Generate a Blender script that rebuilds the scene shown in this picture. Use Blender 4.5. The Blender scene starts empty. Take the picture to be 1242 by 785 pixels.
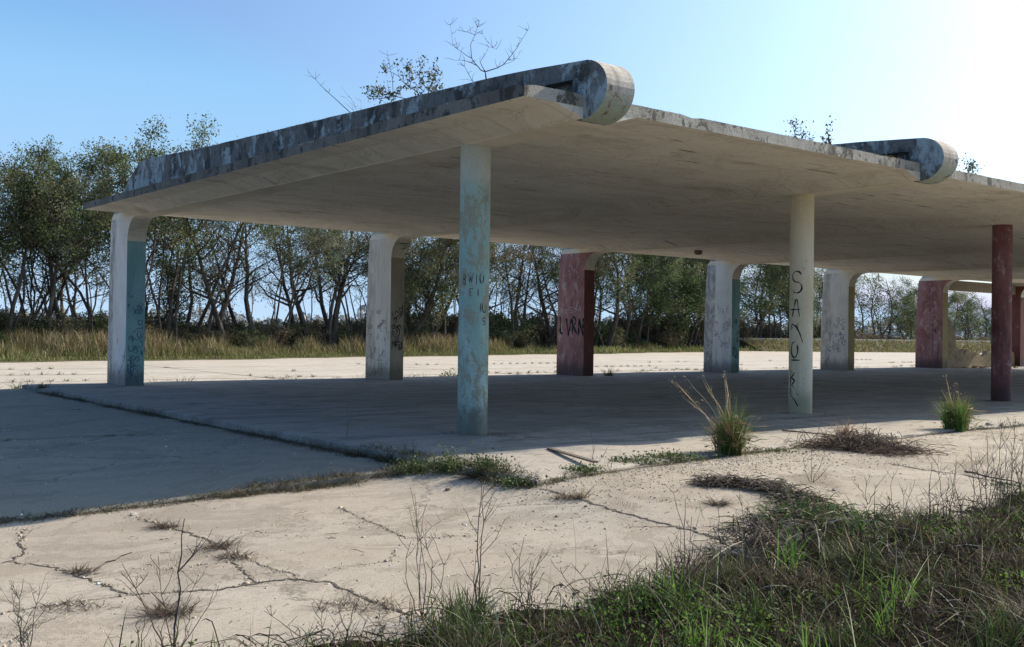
import bpy, math, random
import numpy as np
from mathutils import Vector, Matrix

random.seed(7)
RNG = np.random.default_rng(7)
SC = bpy.context.scene
COL = SC.collection

# ------------------------------------------------------------------ camera frame (metres; X along the canopy, Y to its back)
FPX, YAW, PITCH, ROLL = 1273.66, 0.6707, 0.0081, 0.0129
CAM = np.array([-9.165, -12.462, 1.5])
fw0 = np.array([math.sin(YAW), math.cos(YAW), 0.0]); rt0 = np.array([math.cos(YAW), -math.sin(YAW), 0.0]); up0 = np.array([0, 0, 1.0])
FWD = fw0 * math.cos(PITCH) + up0 * math.sin(PITCH); UPV = up0 * math.cos(PITCH) - fw0 * math.sin(PITCH)
CR, SR = math.cos(ROLL), math.sin(ROLL)
RC = rt0 * CR + UPV * SR; UC = UPV * CR - rt0 * SR

def ray(u, v):
    return FWD + RC * ((u - 621) / FPX) - UC * ((v - 392.5) / FPX)

def uv_of(P):
    d = np.atleast_2d(P) - CAM
    z = d @ FWD
    z = np.where(np.abs(z) < 1e-6, 1e-6, z)
    return 621 + FPX * (d @ RC) / z, 392.5 - FPX * (d @ UC) / z, z

def sm(t):
    t = np.clip(t, 0, 1)
    return t * t * (3 - 2 * t)

PX0, PY0, PY1, LY0 = -2.25, -3.85, 16.4, -2.17  # platform left, front and back edges; front edge of the left paving

def fore_z(x, y):
    return (-0.205 - 0.08 * sm((-3.0 - x) / 4.5) + 0.17 * sm((x + 3.5) / 1.7) * sm((y + 8.5) / 4.4)
            + 0.012 * np.sin(1.3 * x + 0.4 * y) * np.sin(0.9 * y - 0.3 * x))

def plat_y(x):
    return -3.50 - 0.72 * np.exp(-(x + 2.3) / 2.6)

def left_z(x, y=0):
    return -0.105 - 0.15 * sm((-2.2 - x) / 4.5) + 0 * y

def gz(x, y):
    if y > PY1: return -0.15
    if x > PX0:
        if y > plat_y(x): return 0.0
    elif y > LY0: return float(left_z(x))
    return float(fore_z(x, y))

def at(u, v, z=None):
    """ground point seen at photo pixel (u, v)"""
    r = ray(u, v)
    if z is not None:
        return CAM + r * ((z - CAM[2]) / r[2])
    zz = -0.1
    for _ in range(25):
        P = CAM + r * ((zz - CAM[2]) / r[2])
        zz = 0.5 * zz + 0.5 * gz(P[0], P[1])
    P[2] = gz(P[0], P[1])
    return P

def onX(u, v, X):
    r = ray(u, v); return CAM + r * ((X - CAM[0]) / r[0])

def onY(u, v, Y):
    r = ray(u, v); return CAM + r * ((Y - CAM[1]) / r[1])

# ------------------------------------------------------------------ node materials
class G:
    def __init__(s, name):
        m = bpy.data.materials.new(name); m.use_nodes = True
        s.m = m; s.t = m.node_tree; s.n = s.t.nodes; s.l = s.t.links
        for x in list(s.n): s.n.remove(x)
        s.out = s.n.new('ShaderNodeOutputMaterial')
        s.tc = s.n.new('ShaderNodeTexCoord')
        s.pos = s.tc.outputs['Object']
    def set(s, sock, v):
        if isinstance(v, bpy.types.NodeSocket): s.l.new(v, sock)
        elif isinstance(v, (tuple, list)) and len(v) == 3 and sock.type == 'RGBA': sock.default_value = (*v, 1)
        else: sock.default_value = v
    def map(s, scale=(1, 1, 1), loc=(0, 0, 0), rot=(0, 0, 0)):
        n = s.n.new('ShaderNodeMapping'); s.l.new(s.pos, n.inputs['Vector'])
        n.inputs['Scale'].default_value = scale; n.inputs['Location'].default_value = loc; n.inputs['Rotation'].default_value = rot
        return n.outputs[0]
    def noise(s, scale, detail=5, rough=0.6, vec=None, dist=0.0):
        n = s.n.new('ShaderNodeTexNoise'); s.l.new(vec or s.pos, n.inputs['Vector'])
        n.inputs['Scale'].default_value = scale; n.inputs['Detail'].default_value = detail
        n.inputs['Roughness'].default_value = rough; n.inputs['Distortion'].default_value = dist
        return n.outputs['Fac']
    def vor(s, scale, vec=None, feat='F1', out='Distance', rnd=1.0):
        n = s.n.new('ShaderNodeTexVoronoi'); s.l.new(vec or s.pos, n.inputs['Vector'])
        n.feature = feat; n.inputs['Scale'].default_value = scale; n.inputs['Randomness'].default_value = rnd
        return n.outputs[out]
    def ss(s, v, a, b):
        n = s.n.new('ShaderNodeMapRange'); n.interpolation_type = 'SMOOTHSTEP'
        s.set(n.inputs['Value'], v); n.inputs['From Min'].default_value = a; n.inputs['From Max'].default_value = b
        return n.outputs[0]
    def math(s, op, a, b=0.0):
        n = s.n.new('ShaderNodeMath'); n.operation = op; s.set(n.inputs[0], a); s.set(n.inputs[1], b)
        return n.outputs[0]
    def mix(s, f, a, b, mode='MIX'):
        n = s.n.new('ShaderNodeMix'); n.data_type = 'RGBA'; n.blend_type = mode
        s.set(n.inputs['Factor'], f); s.set(n.inputs['A'], a) if False else None
        s.set(n.inputs[6], a); s.set(n.inputs[7], b)
        return n.outputs[2]
    def xyz(s):
        n = s.n.new('ShaderNodeSeparateXYZ'); s.l.new(s.pos, n.inputs[0]); return n.outputs
    def attr(s, name):
        n = s.n.new('ShaderNodeAttribute'); n.attribute_name = name; return n.outputs['Color']
    def bump(s, h, strength=0.3, dist=0.02):
        n = s.n.new('ShaderNodeBump'); s.l.new(h, n.inputs['Height']); n.inputs['Strength'].default_value = strength
        n.inputs['Distance'].default_value = dist; return n.outputs[0]
    def bsdf(s, col, rough=0.9, normal=None, spec=0.2):
        n = s.n.new('ShaderNodeBsdfPrincipled'); s.set(n.inputs['Base Color'], col); s.set(n.inputs['Roughness'], rough)
        n.inputs['Specular IOR Level'].default_value = spec
        if normal: s.l.new(normal, n.inputs['Normal'])
        return n.outputs[0]
    def end(s, sh):
        s.l.new(sh, s.out.inputs['Surface']); return s.m

def mat_foliage(name, trans=0.3, rough=0.6, tint=(1, 1, 1)):
    g = G(name); c = g.attr('col')
    c = g.mix(1.0, c, tint, 'MULTIPLY')
    b = g.bsdf(c, rough, spec=0.15)
    t = g.n.new('ShaderNodeBsdfTranslucent'); g.set(t.inputs['Color'], c)
    m = g.n.new('ShaderNodeMixShader'); m.inputs[0].default_value = trans
    g.l.new(b, m.inputs[1]); g.l.new(t.outputs[0], m.inputs[2])
    return g.end(m.outputs[0])

def mat_bark(name, c1, c2):
    g = G(name)
    n = g.noise(3.0, 6, 0.7, g.map((1, 1, 0.35)))
    n2 = g.noise(14.0, 4, 0.7, g.map((1, 1, 0.2)))
    c = g.mix(g.ss(n, 0.35, 0.65), c1, c2)
    c = g.mix(g.ss(n2, 0.5, 0.75), c, tuple(x * 0.5 for x in c1))
    return g.end(g.bsdf(c, 0.95, g.bump(n2, 0.4, 0.02)))

def mat_slab(name, base, alt, dark, warm, gravel=0.0, stain=0.5, streaks_and_sun=False):
    """weathered outdoor concrete: large tone patches, stains, fine aggregate specks"""
    g = G(name)
    big = g.noise(0.22, 6, 0.62)
    mid = g.noise(1.3, 7, 0.68, dist=0.4)
    fine = g.noise(26, 5, 0.75)
    grit = g.noise(150, 2, 0.6)
    c = g.mix(g.ss(big, 0.35, 0.66), base, alt)
    c = g.mix(g.math('MULTIPLY', g.ss(mid, 0.48, 0.74), stain), c, dark)
    c = g.mix(g.math('MULTIPLY', g.ss(g.noise(0.5, 5, 0.6, g.map((1, 2.2, 1), (7, 3, 0))), 0.5, 0.72), 0.55), c, warm)
    c = g.mix(g.math('MULTIPLY', g.ss(fine, 0.5, 0.78), 0.4), c, tuple(x * 0.6 for x in dark))
    c = g.mix(g.math('MULTIPLY', g.ss(grit, 0.58, 0.72), 0.35), c, tuple(x * 0.45 for x in dark))
    c = g.mix(g.math('MULTIPLY', g.ss(grit, 0.42, 0.30), 0.35), c, tuple(min(0.8, x * 1.35) for x in alt))
    vv = g.n.new('ShaderNodeVectorMath'); vv.operation = 'ADD'
    nz = g.n.new('ShaderNodeTexNoise'); g.l.new(g.pos, nz.inputs['Vector']); nz.inputs['Scale'].default_value = 2.2; nz.inputs['Detail'].default_value = 7; nz.inputs['Roughness'].default_value = 0.7
    ml = g.n.new('ShaderNodeVectorMath'); ml.operation = 'SCALE'; g.l.new(nz.outputs['Color'], ml.inputs[0]); ml.inputs['Scale'].default_value = 0.9
    g.l.new(g.pos, vv.inputs[0]); g.l.new(ml.outputs[0], vv.inputs[1])
    hair = g.vor(0.42, vv.outputs[0], 'DISTANCE_TO_EDGE')
    c = g.mix(g.math('MULTIPLY', g.ss(hair, 0.010, 0.003), g.math('MULTIPLY', g.ss(big, 0.46, 0.56), 0.75)), c, tuple(x * 0.45 for x in dark))
    pool = g.noise(0.55, 8, 0.72, g.map((1, 1.5, 1), (11, 4, 0)), 0.9)
    c = g.mix(g.math('MULTIPLY', g.ss(pool, 0.53, 0.57), 0.28), c, tuple(x * 0.8 for x in dark))
    c = g.mix(g.math('MULTIPLY', g.ss(g.math('ABSOLUTE', g.math('SUBTRACT', pool, 0.55)), 0.018, 0.004), 0.22), c, tuple(x * 0.6 for x in dark))
    if streaks_and_sun:   # trowel and water marks run along the slab
        tr = g.noise(1.0, 7, 0.72, g.map((0.35, 2.6, 1), (0, 0, 0), (0, 0, 0.5)), 0.4)
        c = g.mix(g.math('MULTIPLY', g.ss(tr, 0.48, 0.66), 0.6), c, tuple(x * 0.62 for x in dark))
        c = g.mix(g.math('MULTIPLY', g.ss(tr, 0.44, 0.30), 0.45), c, tuple(x * 1.25 for x in alt))
    if streaks_and_sun:   # sunlight painted into the colour: front strip paler, floor under the roof left darker
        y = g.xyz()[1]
        sun_f = g.math('MULTIPLY', g.ss(g.math('ADD', y, g.math('MULTIPLY', g.math('SUBTRACT', mid, 0.5), 1.6)), -1.9, -2.7), 0.9)
        c = g.mix(sun_f, c, g.mix(g.ss(fine, 0.4, 0.7), (0.50, 0.44, 0.36), (0.40, 0.335, 0.26)))
    blot = g.noise(4.5, 7, 0.75, dist=0.6)
    c = g.mix(g.math('MULTIPLY', g.ss(blot, 0.47, 0.70), 0.42), c, dark)
    c = g.mix(g.math('MULTIPLY', g.ss(g.noise(11, 5, 0.8), 0.55, 0.72), 0.40), c, warm)
    agg = g.noise(62, 3, 0.7)
    c = g.mix(g.math('MULTIPLY', g.ss(agg, 0.54, 0.66), 0.50), c, tuple(x * 0.55 for x in dark))
    pits = g.vor(17, feat='F1')
    c = g.mix(g.math('MULTIPLY', g.ss(pits, 0.13, 0.06), 0.65), c, tuple(x * 0.4 for x in dark))
    h = g.math('ADD', g.math('MULTIPLY', fine, 0.6), g.math('MULTIPLY', grit, 0.5))
    if gravel > 0:
        st = g.vor(85, feat='F1')
        cr = g.vor(85, out='Color')
        sep = g.n.new('ShaderNodeSeparateColor'); g.l.new(cr, sep.inputs[0])
        gm = g.math('MULTIPLY', g.ss(g.noise(0.55, 5, 0.6, g.map((1, 1, 1), (2, 5, 0))), 0.62 - 0.25 * gravel, 0.72 - 0.25 * gravel), 0.85)
        stone = g.mix(sep.outputs[0], (0.34, 0.275, 0.20), (0.50, 0.42, 0.325))
        stone = g.mix(g.ss(st, 0.4, 0.7), stone, (0.25, 0.20, 0.145))
        c = g.mix(gm, c, stone)
        h = g.math('ADD', h, g.math('MULTIPLY', g.math('SUBTRACT', 0.5, st), g.math('MULTIPLY', gm, 3.0)))
    return g.end(g.bsdf(c, 0.92, g.bump(h, 0.8, 0.012)))

def mat_soffit():
    g = G('soffit_concrete')
    x, y, z = g.xyz()
    n1 = g.noise(0.35, 5, 0.6, g.map((0.5, 1, 1)))
    n2 = g.noise(1.0, 7, 0.7, g.map((0.28, 1.6, 1.0)))
    n3 = g.noise(1.0, 4, 0.6, g.map((0.55, 5.5, 1.0), (3, 1, 0)))
    c = g.mix(g.ss(n1, 0.35, 0.65), (0.69, 0.64, 0.53), (0.77, 0.72, 0.61))
    c = g.mix(g.math('MULTIPLY', g.ss(n2, 0.45, 0.75), 0.55), c, (0.52, 0.47, 0.37))
    c = g.mix(g.math('MULTIPLY', g.ss(n3, 0.66, 0.70), 0.85), c, (0.06, 0.05, 0.042))
    wm = g.noise(0.8, 6, 0.7, g.map((1, 1, 1), (4, 8, 0)), 1.2)
    c = g.mix(g.math('MULTIPLY', g.ss(g.math('ABSOLUTE', g.math('SUBTRACT', wm, 0.5)), 0.012, 0.003), 0.35), c, (0.22, 0.18, 0.13))
    c = g.mix(g.math('MULTIPLY', g.ss(wm, 0.52, 0.62), 0.30), c, (0.34, 0.295, 0.22))
    cr = g.vor(0.55, g.map((1, 1.4, 1), (2, 1, 0)), 'DISTANCE_TO_EDGE')
    c = g.mix(g.math('MULTIPLY', g.ss(g.math('ADD', cr, g.math('MULTIPLY', g.noise(3, 4, .7), .05)), 0.034, 0.024), 0.22), c, (0.16, 0.13, 0.10))
    spall = g.ss(g.noise(1.0, 6, 0.75, g.map((1.3, 3.2, 1.0), (6, 2, 0))), 0.70, 0.72)
    c = g.mix(g.math('MULTIPLY', spall, 0.8), c, (0.11, 0.085, 0.065))
    rust = g.ss(g.noise(0.9, 5, 0.6, g.map((0.6, 1, 1), (9, 4, 2))), 0.6, 0.75)
    c = g.mix(g.math('MULTIPLY', rust, 0.5), c, (0.30, 0.19, 0.10))
    board = g.ss(g.math('ABSOLUTE', g.math('SUBTRACT', g.math('FRACT', g.math('MULTIPLY', y, 0.82)), 0.5)), 0.485, 0.497)
    c = g.mix(g.math('MULTIPLY', board, 0.35), c, (0.20, 0.17, 0.13))
    f = g.noise(18, 5, 0.7)
    c = g.mix(g.math('MULTIPLY', g.ss(f, 0.55, 0.8), 0.35), c, (0.2, 0.17, 0.13))
    return g.end(g.bsdf(c, 0.9, g.bump(g.math('ADD', f, n2), 0.25, 0.02)))

def mat_edge(name, pale, mid, dark):
    """slab rim: patchy pale concrete with dark runs"""
    g = G(name)
    n1 = g.noise(1.6, 6, 0.65, g.map((1, 1, 0.6)))
    n2 = g.noise(4.0, 7, 0.72, g.map((1, 1, 0.75)), 0.5)
    n3 = g.noise(30, 4, 0.7)
    c = g.mix(g.ss(n1, 0.4, 0.6), pale, mid)
    c = g.mix(g.ss(n2, 0.52, 0.60), c, dark)
    c = g.mix(g.math('MULTIPLY', g.ss(n3, 0.5, 0.75), 0.5), c, dark)
    return g.end(g.bsdf(c, 0.92, g.bump(g.math('ADD', n2, n3), 0.8, 0.03)))

def mat_upstand():
    g = G('stained_beam_concrete')
    x, y, z = g.xyz()
    run = g.noise(1.0, 6, 0.65, g.map((3.0, 3.0, 1.7)))
    pat = g.noise(1.0, 5, 0.62, g.map((1.6, 1.6, 1.2), (5, 2, 1)), 0.6)
    f = g.noise(22, 5, 0.7)
    c = g.mix(g.ss(run, 0.38, 0.62), (0.055, 0.058, 0.058), (0.19, 0.195, 0.195))
    c = g.mix(g.math('MULTIPLY', g.ss(g.math('ADD', g.math('MULTIPLY', g.math('ADD', g.ss(y, -2.2, -2.6), g.ss(y, 11.5, 13.5)), .06), g.math('ADD', g.math('MULTIPLY', pat, .75), g.math('MULTIPLY', g.noise(13, 6, 0.75), .25))), 0.51, 0.58), 0.9), c, (0.33, 0.405, 0.43))
    c = g.mix(g.math('MULTIPLY', g.ss(run, 0.53, 0.64), 0.6), c, (0.06, 0.06, 0.055))
    c = g.mix(g.math('MULTIPLY', g.ss(f, 0.5, 0.72), 0.6), c, (0.05, 0.05, 0.045))
    # soffit part of the same beam is bare concrete
    low = g.ss(z, 4.50, 4.42); back = g.ss(y, -2.50, -2.46)
    n2 = g.noise(1.0, 7, 0.7, g.map((0.6, 1.2, 1.0)))
    s = g.mix(g.ss(n2, 0.4, 0.7), (0.69, 0.63, 0.505), (0.56, 0.50, 0.385))
    c = g.mix(g.math('MULTIPLY', low, back), c, s)
    return g.end(g.bsdf(c, 0.9, g.bump(g.math('ADD', run, f), 0.35, 0.02)))

def mat_nose():
    g = G('nose_concrete')
    x, y, z = g.xyz()
    run = g.noise(1.0, 6, 0.65, g.map((7.0, 2.0, 1.6)))
    pat = g.noise(1.0, 6, 0.66, g.map((3.0, 2.4, 2.6), (1, 2, 5)), 0.8)
    f = g.noise(40, 5, 0.75)
    c = g.mix(g.ss(run, 0.35, 0.65), (0.58, 0.53, 0.45), (0.36, 0.30, 0.235))
    c = g.mix(g.math('MULTIPLY', g.ss(g.math('ADD', z, g.math('MULTIPLY', pat, 0.35)), 4.72, 4.52), 0.9), c, (0.31, 0.37, 0.30))
    c = g.mix(g.ss(pat, 0.56, 0.64), c, (0.16, 0.11, 0.075))
    c = g.mix(g.math('MULTIPLY', g.ss(f, 0.5, 0.7), 0.7), c, (0.13, 0.115, 0.09))
    return g.end(g.bsdf(c, 0.9, g.bump(g.math('ADD', run, f), 0.4, 0.015)))

def mat_paint(name, paint, faded, bare, dark, wear=0.5, runs=0.5, top=None, foot=True, seed=0.0, rear=0.0):
    """old paint on concrete: faded, worn through in patches, dirty runs, scuffed foot"""
    g = G(name)
    x, y, z = g.xyz()
    n1 = g.noise(1.0, 6, 0.66, g.map((1.6, 1.6, 0.7), (seed, seed * 2, 0)), 0.5)
    n2 = g.noise(1.0, 8, 0.74, g.map((4.5, 4.5, 2.3), (seed * 3, 1, seed)), 0.3)
    n2 = g.math('ADD', g.math('MULTIPLY', n2, 0.72), g.math('MULTIPLY', g.noise(19, 6, 0.75), 0.28))
    n3 = g.noise(1.0, 6, 0.7, g.map((6.0, 6.0, 0.35), (seed, 4, 2)))
    sp_ = g.noise(55, 3, 0.7); zone = g.noise(1.1, 3, 0.6, g.map((1, 1, 1), (seed, 9, seed)))
    f = g.noise(38, 5, 0.75)
    c = g.mix(g.ss(n1, 0.36, 0.64), paint, faded)
    c = g.mix(g.ss(n2, 0.68 - 0.2 * wear, 0.74 - 0.2 * wear), c, bare)
    c = g.mix(g.math('MULTIPLY', g.ss(n3, 0.55, 0.72), runs), c, dark)
    c = g.mix(g.math('MULTIPLY', g.math('MULTIPLY', g.ss(sp_, 0.56, 0.62), g.ss(zone, 0.42, 0.6)), 0.6), c, dark)
    if top:
        c = g.mix(g.math('MULTIPLY', g.ss(g.math('ADD', z, n1), 3.9, 4.5), 0.8), c, top)
    if rear:
        rd = g.math('MULTIPLY', g.ss(g.math('ADD', y, g.math('MULTIPLY', g.math('SUBTRACT', n3, 0.5), 1.6)), D_PIER + 0.75, D_PIER + 1.05), g.math('MULTIPLY', g.ss(n2, 0.35, 0.6), rear))
        c = g.mix(rd, c, dark)
    if foot:
        ft = g.math('MULTIPLY', g.ss(g.math('ADD', z, g.math('MULTIPLY', n2, -1.0)), 0.15, -0.35), 0.8)
        c = g.mix(ft, c, dark)
    c = g.mix(g.math('MULTIPLY', g.ss(f, 0.52, 0.75), 0.35), c, dark)
    return g.end(g.bsdf(c, 0.75, g.bump(g.math('ADD', n2, f), 0.25, 0.01), 0.3))

def mat_plain(name, c1, c2, scale=8.0, rough=0.9, spec=0.2):
    g = G(name); n = g.noise(scale, 5, 0.7)
    return g.end(g.bsdf(g.mix(g.ss(n, 0.35, 0.65), c1, c2), rough, g.bump(n, 0.3, 0.01), spec))

def mat_brick():
    g = G('old_brick')
    b = g.n.new('ShaderNodeTexBrick')
    g.l.new(g.map((1, 1, 1), rot=(math.radians(90), 0, 0)), b.inputs['Vector'])
    b.inputs['Scale'].default_value = 2.6
    b.inputs['Color1'].default_value = (0.30, 0.22, 0.13, 1); b.inputs['Color2'].default_value = (0.36, 0.29, 0.19, 1); b.inputs['Mortar'].default_value = (0.33, 0.30, 0.25, 1)
    n = g.noise(3, 6, 0.7)
    c = g.mix(g.math('MULTIPLY', g.ss(n, 0.5, 0.7), 0.7), b.outputs['Color'], (0.12, 0.09, 0.06))
    return g.end(g.bsdf(c, 0.95, g.bump(n, 0.4, 0.02)))

D_PIER = 14.61
M = {}
M['fore'] = mat_slab('foreground_concrete', (0.385, 0.325, 0.25), (0.47, 0.405, 0.32), (0.26, 0.215, 0.16), (0.395, 0.315, 0.225), gravel=0.16, stain=0.4)
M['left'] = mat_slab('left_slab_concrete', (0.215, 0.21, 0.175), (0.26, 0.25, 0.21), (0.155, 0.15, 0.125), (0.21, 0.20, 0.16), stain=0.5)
M['plat'] = mat_slab('platform_concrete', (0.255, 0.245, 0.225), (0.31, 0.30, 0.275), (0.145, 0.14, 0.13), (0.215, 0.20, 0.18), stain=0.8, streaks_and_sun=True)
M['apron'] = mat_slab('apron_concrete', (0.46, 0.40, 0.325), (0.53, 0.47, 0.39), (0.42, 0.35, 0.27), (0.58, 0.48, 0.36), stain=0.4)
M['soffit'] = mat_soffit()
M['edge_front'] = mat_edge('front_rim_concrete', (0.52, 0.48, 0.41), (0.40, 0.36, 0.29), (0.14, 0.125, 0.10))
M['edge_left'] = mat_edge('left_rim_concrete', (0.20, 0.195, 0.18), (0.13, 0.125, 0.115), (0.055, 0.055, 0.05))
M['roof_top'] = mat_plain('roof_top', (0.20, 0.18, 0.15), (0.30, 0.27, 0.22), 1.5)
M['upstand'] = mat_upstand()
M['nose'] = mat_nose()
M['soil'] = mat_plain('soil', (0.012, 0.010, 0.007), (0.030, 0.023, 0.016), 9, 1.0, 0.0)
M['clover'] = mat_foliage('clover_leaf', 0.5)
M['crack'] = mat_plain('crack_dirt', (0.055, 0.045, 0.034), (0.12, 0.10, 0.075), 12)
M['field'] = mat_plain('field_ground', (0.09, 0.085, 0.045), (0.15, 0.125, 0.07), 0.6)
M['leaf'] = mat_foliage('leaf', 0.35)
M['grass'] = mat_foliage('grass_blade', 0.3)
M['dry'] = mat_foliage('dry_stem', 0.12, 1.0)
M['bark'] = mat_bark('bark', (0.055, 0.045, 0.037), (0.12, 0.10, 0.082))
M['pale_bark'] = mat_bark('pale_bark', (0.16, 0.135, 0.11), (0.27, 0.235, 0.20))
M['brick'] = mat_brick()
M['spray'] = mat_plain('spray_paint_black', (0.02, 0.02, 0.022), (0.05, 0.048, 0.05), 20)
M['spray_blue'] = mat_plain('spray_paint_blue', (0.05, 0.06, 0.13), (0.10, 0.12, 0.20), 20)
M['spray_pale'] = mat_plain('spray_paint_pale', (0.42, 0.36, 0.34), (0.52, 0.46, 0.44), 20)
M['wood'] = mat_plain('weathered_wood', (0.10, 0.08, 0.06), (0.19, 0.155, 0.12), 15)
M['box'] = mat_plain('junction_box_metal', (0.14, 0.12, 0.10), (0.20, 0.17, 0.14), 10)
M['stone'] = mat_foliage('stone', 0.0, 0.9)

TEAL = dict(paint=(0.25, 0.40, 0.365), faded=(0.38, 0.50, 0.47), bare=(0.29, 0.305, 0.235), dark=(0.12, 0.12, 0.10))
M['col_teal'] = mat_paint('teal_column_paint', **TEAL, wear=1.0, runs=0.4, top=(0.50, 0.52, 0.47), seed=1.3)
M['col_cream'] = mat_paint('cream_column_paint', (0.60, 0.53, 0.36), (0.66, 0.60, 0.47), (0.46, 0.37, 0.17), (0.28, 0.25, 0.16), wear=0.5, runs=0.35, seed=4.2)
M['col_red'] = mat_paint('red_column_paint', (0.115, 0.035, 0.036), (0.20, 0.085, 0.08), (0.30, 0.21, 0.195), (0.05, 0.03, 0.03), wear=0.75, runs=0.8, seed=2.7)
M['p_white'] = mat_paint('white_pier_paint', (0.60, 0.58, 0.53), (0.68, 0.66, 0.62), (0.42, 0.39, 0.33), (0.16, 0.14, 0.12), wear=0.55, runs=0.65, seed=5.1, rear=0.85)
M['p_cream'] = mat_paint('cream_pier_paint', (0.58, 0.55, 0.47), (0.66, 0.63, 0.55), (0.44, 0.38, 0.27), (0.18, 0.15, 0.11), wear=0.5, runs=0.55, seed=8.4, rear=0.55)
M['p_red'] = mat_paint('red_pier_paint', (0.22, 0.09, 0.085), (0.33, 0.18, 0.17), (0.40, 0.31, 0.295), (0.075, 0.045, 0.045), wear=0.78, runs=0.8, seed=3.3)
M['p_teal'] = mat_paint('teal_pier_paint', (0.18, 0.36, 0.36), (0.28, 0.45, 0.45), (0.40, 0.42, 0.40), (0.07, 0.10, 0.10), wear=0.4, runs=0.3, seed=6.6)
M['p_grey'] = mat_paint('bare_pier_concrete', (0.33, 0.29, 0.215), (0.41, 0.365, 0.28), (0.28, 0.24, 0.175), (0.14, 0.12, 0.095), wear=0.4, runs=0.4, seed=9.2)
M['p_darkred'] = mat_paint('dark_red_pier_paint', (0.12, 0.04, 0.035), (0.17, 0.065, 0.055), (0.30, 0.25, 0.20), (0.05, 0.03, 0.03), wear=0.45, runs=0.4, seed=7.7)
M['p_ochre'] = mat_paint('ochre_pier_paint', (0.36, 0.29, 0.13), (0.42, 0.35, 0.20), (0.32, 0.28, 0.20), (0.12, 0.10, 0.07), wear=0.4, runs=0.4, seed=2.2)
M['p_paleteal'] = mat_paint('pale_teal_pier_paint', (0.52, 0.57, 0.55), (0.62, 0.64, 0.60), (0.40, 0.38, 0.32), (0.13, 0.13, 0.12), wear=0.45, runs=0.6, seed=1.9, rear=0.85)

# ------------------------------------------------------------------ object helpers
def tag(o, label=None, cat=None, group=None, kind=None):
    if label: o['label'] = label
    if cat: o['category'] = cat
    if group: o['group'] = group
    if kind: o['kind'] = kind
    return o

def empty(name, loc=(0, 0, 0), rz=0.0, sc=1.0):
    o = bpy.data.objects.new(name, None); COL.objects.link(o)
    o.location = tuple(float(c) for c in loc); o.rotation_euler = (0, 0, rz); o.scale = (sc, sc, sc)
    o.empty_display_size = 0.2
    return o

class MB:
    def __init__(s): s.v = []; s.f = []; s.m = []; s.c = []
    def add(s, verts, faces, mi=0, col=None):
        b = len(s.v); s.v.extend([tuple(float(q) for q in p) for p in verts])
        for f in faces: s.f.append(tuple(b + i for i in f)); s.m.append(mi)
        if col is not None: s.c.extend([col] * len(verts))
    def box(s, lo, hi, mi=0):
        x0, y0, z0 = lo; x1, y1, z1 = hi
        s.add([(x0, y0, z0), (x1, y0, z0), (x1, y1, z0), (x0, y1, z0), (x0, y0, z1), (x1, y0, z1), (x1, y1, z1), (x0, y1, z1)],
              [(0, 3, 2, 1), (4, 5, 6, 7), (0, 1, 5, 4), (1, 2, 6, 5), (2, 3, 7, 6), (3, 0, 4, 7)], mi)
    def tube(s, pts, rad, n=5, mi=0, col=None, cap=False):
        P = [np.asarray(p, float) for p in pts]
        V = []; F = []
        ref = np.array([0.31, 0.17, 0.93])
        for i, p in enumerate(P):
            d = P[min(i + 1, len(P) - 1)] - P[max(i - 1, 0)]
            L = np.linalg.norm(d); d = d / L if L > 1e-9 else np.array([0, 0, 1.0])
            a = np.cross(d, ref if abs(d @ ref) < 0.95 else np.array([1.0, 0, 0])); a /= np.linalg.norm(a); b = np.cross(d, a)
            for k in range(n):
                t = 2 * math.pi * k / n
                V.append(p + (a * math.cos(t) + b * math.sin(t)) * rad[i])
        for i in range(len(P) - 1):
            for k in range(n):
                F.append((i * n + k, i * n + (k + 1) % n, (i + 1) * n + (k + 1) % n, (i + 1) * n + k))
        if cap:
            F.append(tuple(range((len(P) - 1) * n, len(P) * n))); F.append(tuple(range(n))[::-1])
        s.add(V, F, mi, col)
    def build(s, name, mats, parent=None, smooth=False):
        me = bpy.data.meshes.new(name); me.from_pydata(s.v, [], s.f)
        for m in (mats if isinstance(mats, (list, tuple)) else [mats]): me.materials.append(m)
        if any(s.m): me.polygons.foreach_set('material_index', s.m)
        if smooth: me.polygons.foreach_set('use_smooth', [True] * len(s.f))
        if s.c:
            a = me.color_attributes.new('col', 'FLOAT_COLOR', 'POINT')
            a.data.foreach_set('color', np.array([(*c, 1.0) for c in s.c], dtype=np.float32).ravel())
        me.update()
        o = bpy.data.objects.new(name, me); COL.objects.link(o)
        if parent: o.parent = parent
        return o

def np_mesh(name, V, faces_list, cols, mat, parent=None):
    """V (n,3); faces_list: list of integer arrays (m,k); cols (n,3)"""
    me = bpy.data.meshes.new(name)
    loops = np.concatenate([f.ravel() for f in faces_list]).astype(np.int32)
    sizes = np.concatenate([np.full(len(f), f.shape[1]) for f in faces_list]).astype(np.int32)
    starts = np.concatenate([[0], np.cumsum(sizes)[:-1]]).astype(np.int32)
    me.vertices.add(len(V)); me.vertices.foreach_set('co', V.astype(np.float32).ravel())
    me.loops.add(len(loops)); me.loops.foreach_set('vertex_index', loops)
    me.polygons.add(len(sizes)); me.polygons.foreach_set('loop_start', starts); me.polygons.foreach_set('loop_total', sizes)
    if cols is not None:
        a = me.color_attributes.new('col', 'FLOAT_COLOR', 'POINT')
        a.data.foreach_set('color', np.concatenate([cols, np.ones((len(cols), 1))], 1).astype(np.float32).ravel())
    me.materials.append(mat); me.update(calc_edges=True); me.validate()
    o = bpy.data.objects.new(name, me); COL.objects.link(o)
    if parent: o.parent = parent
    return o

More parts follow.
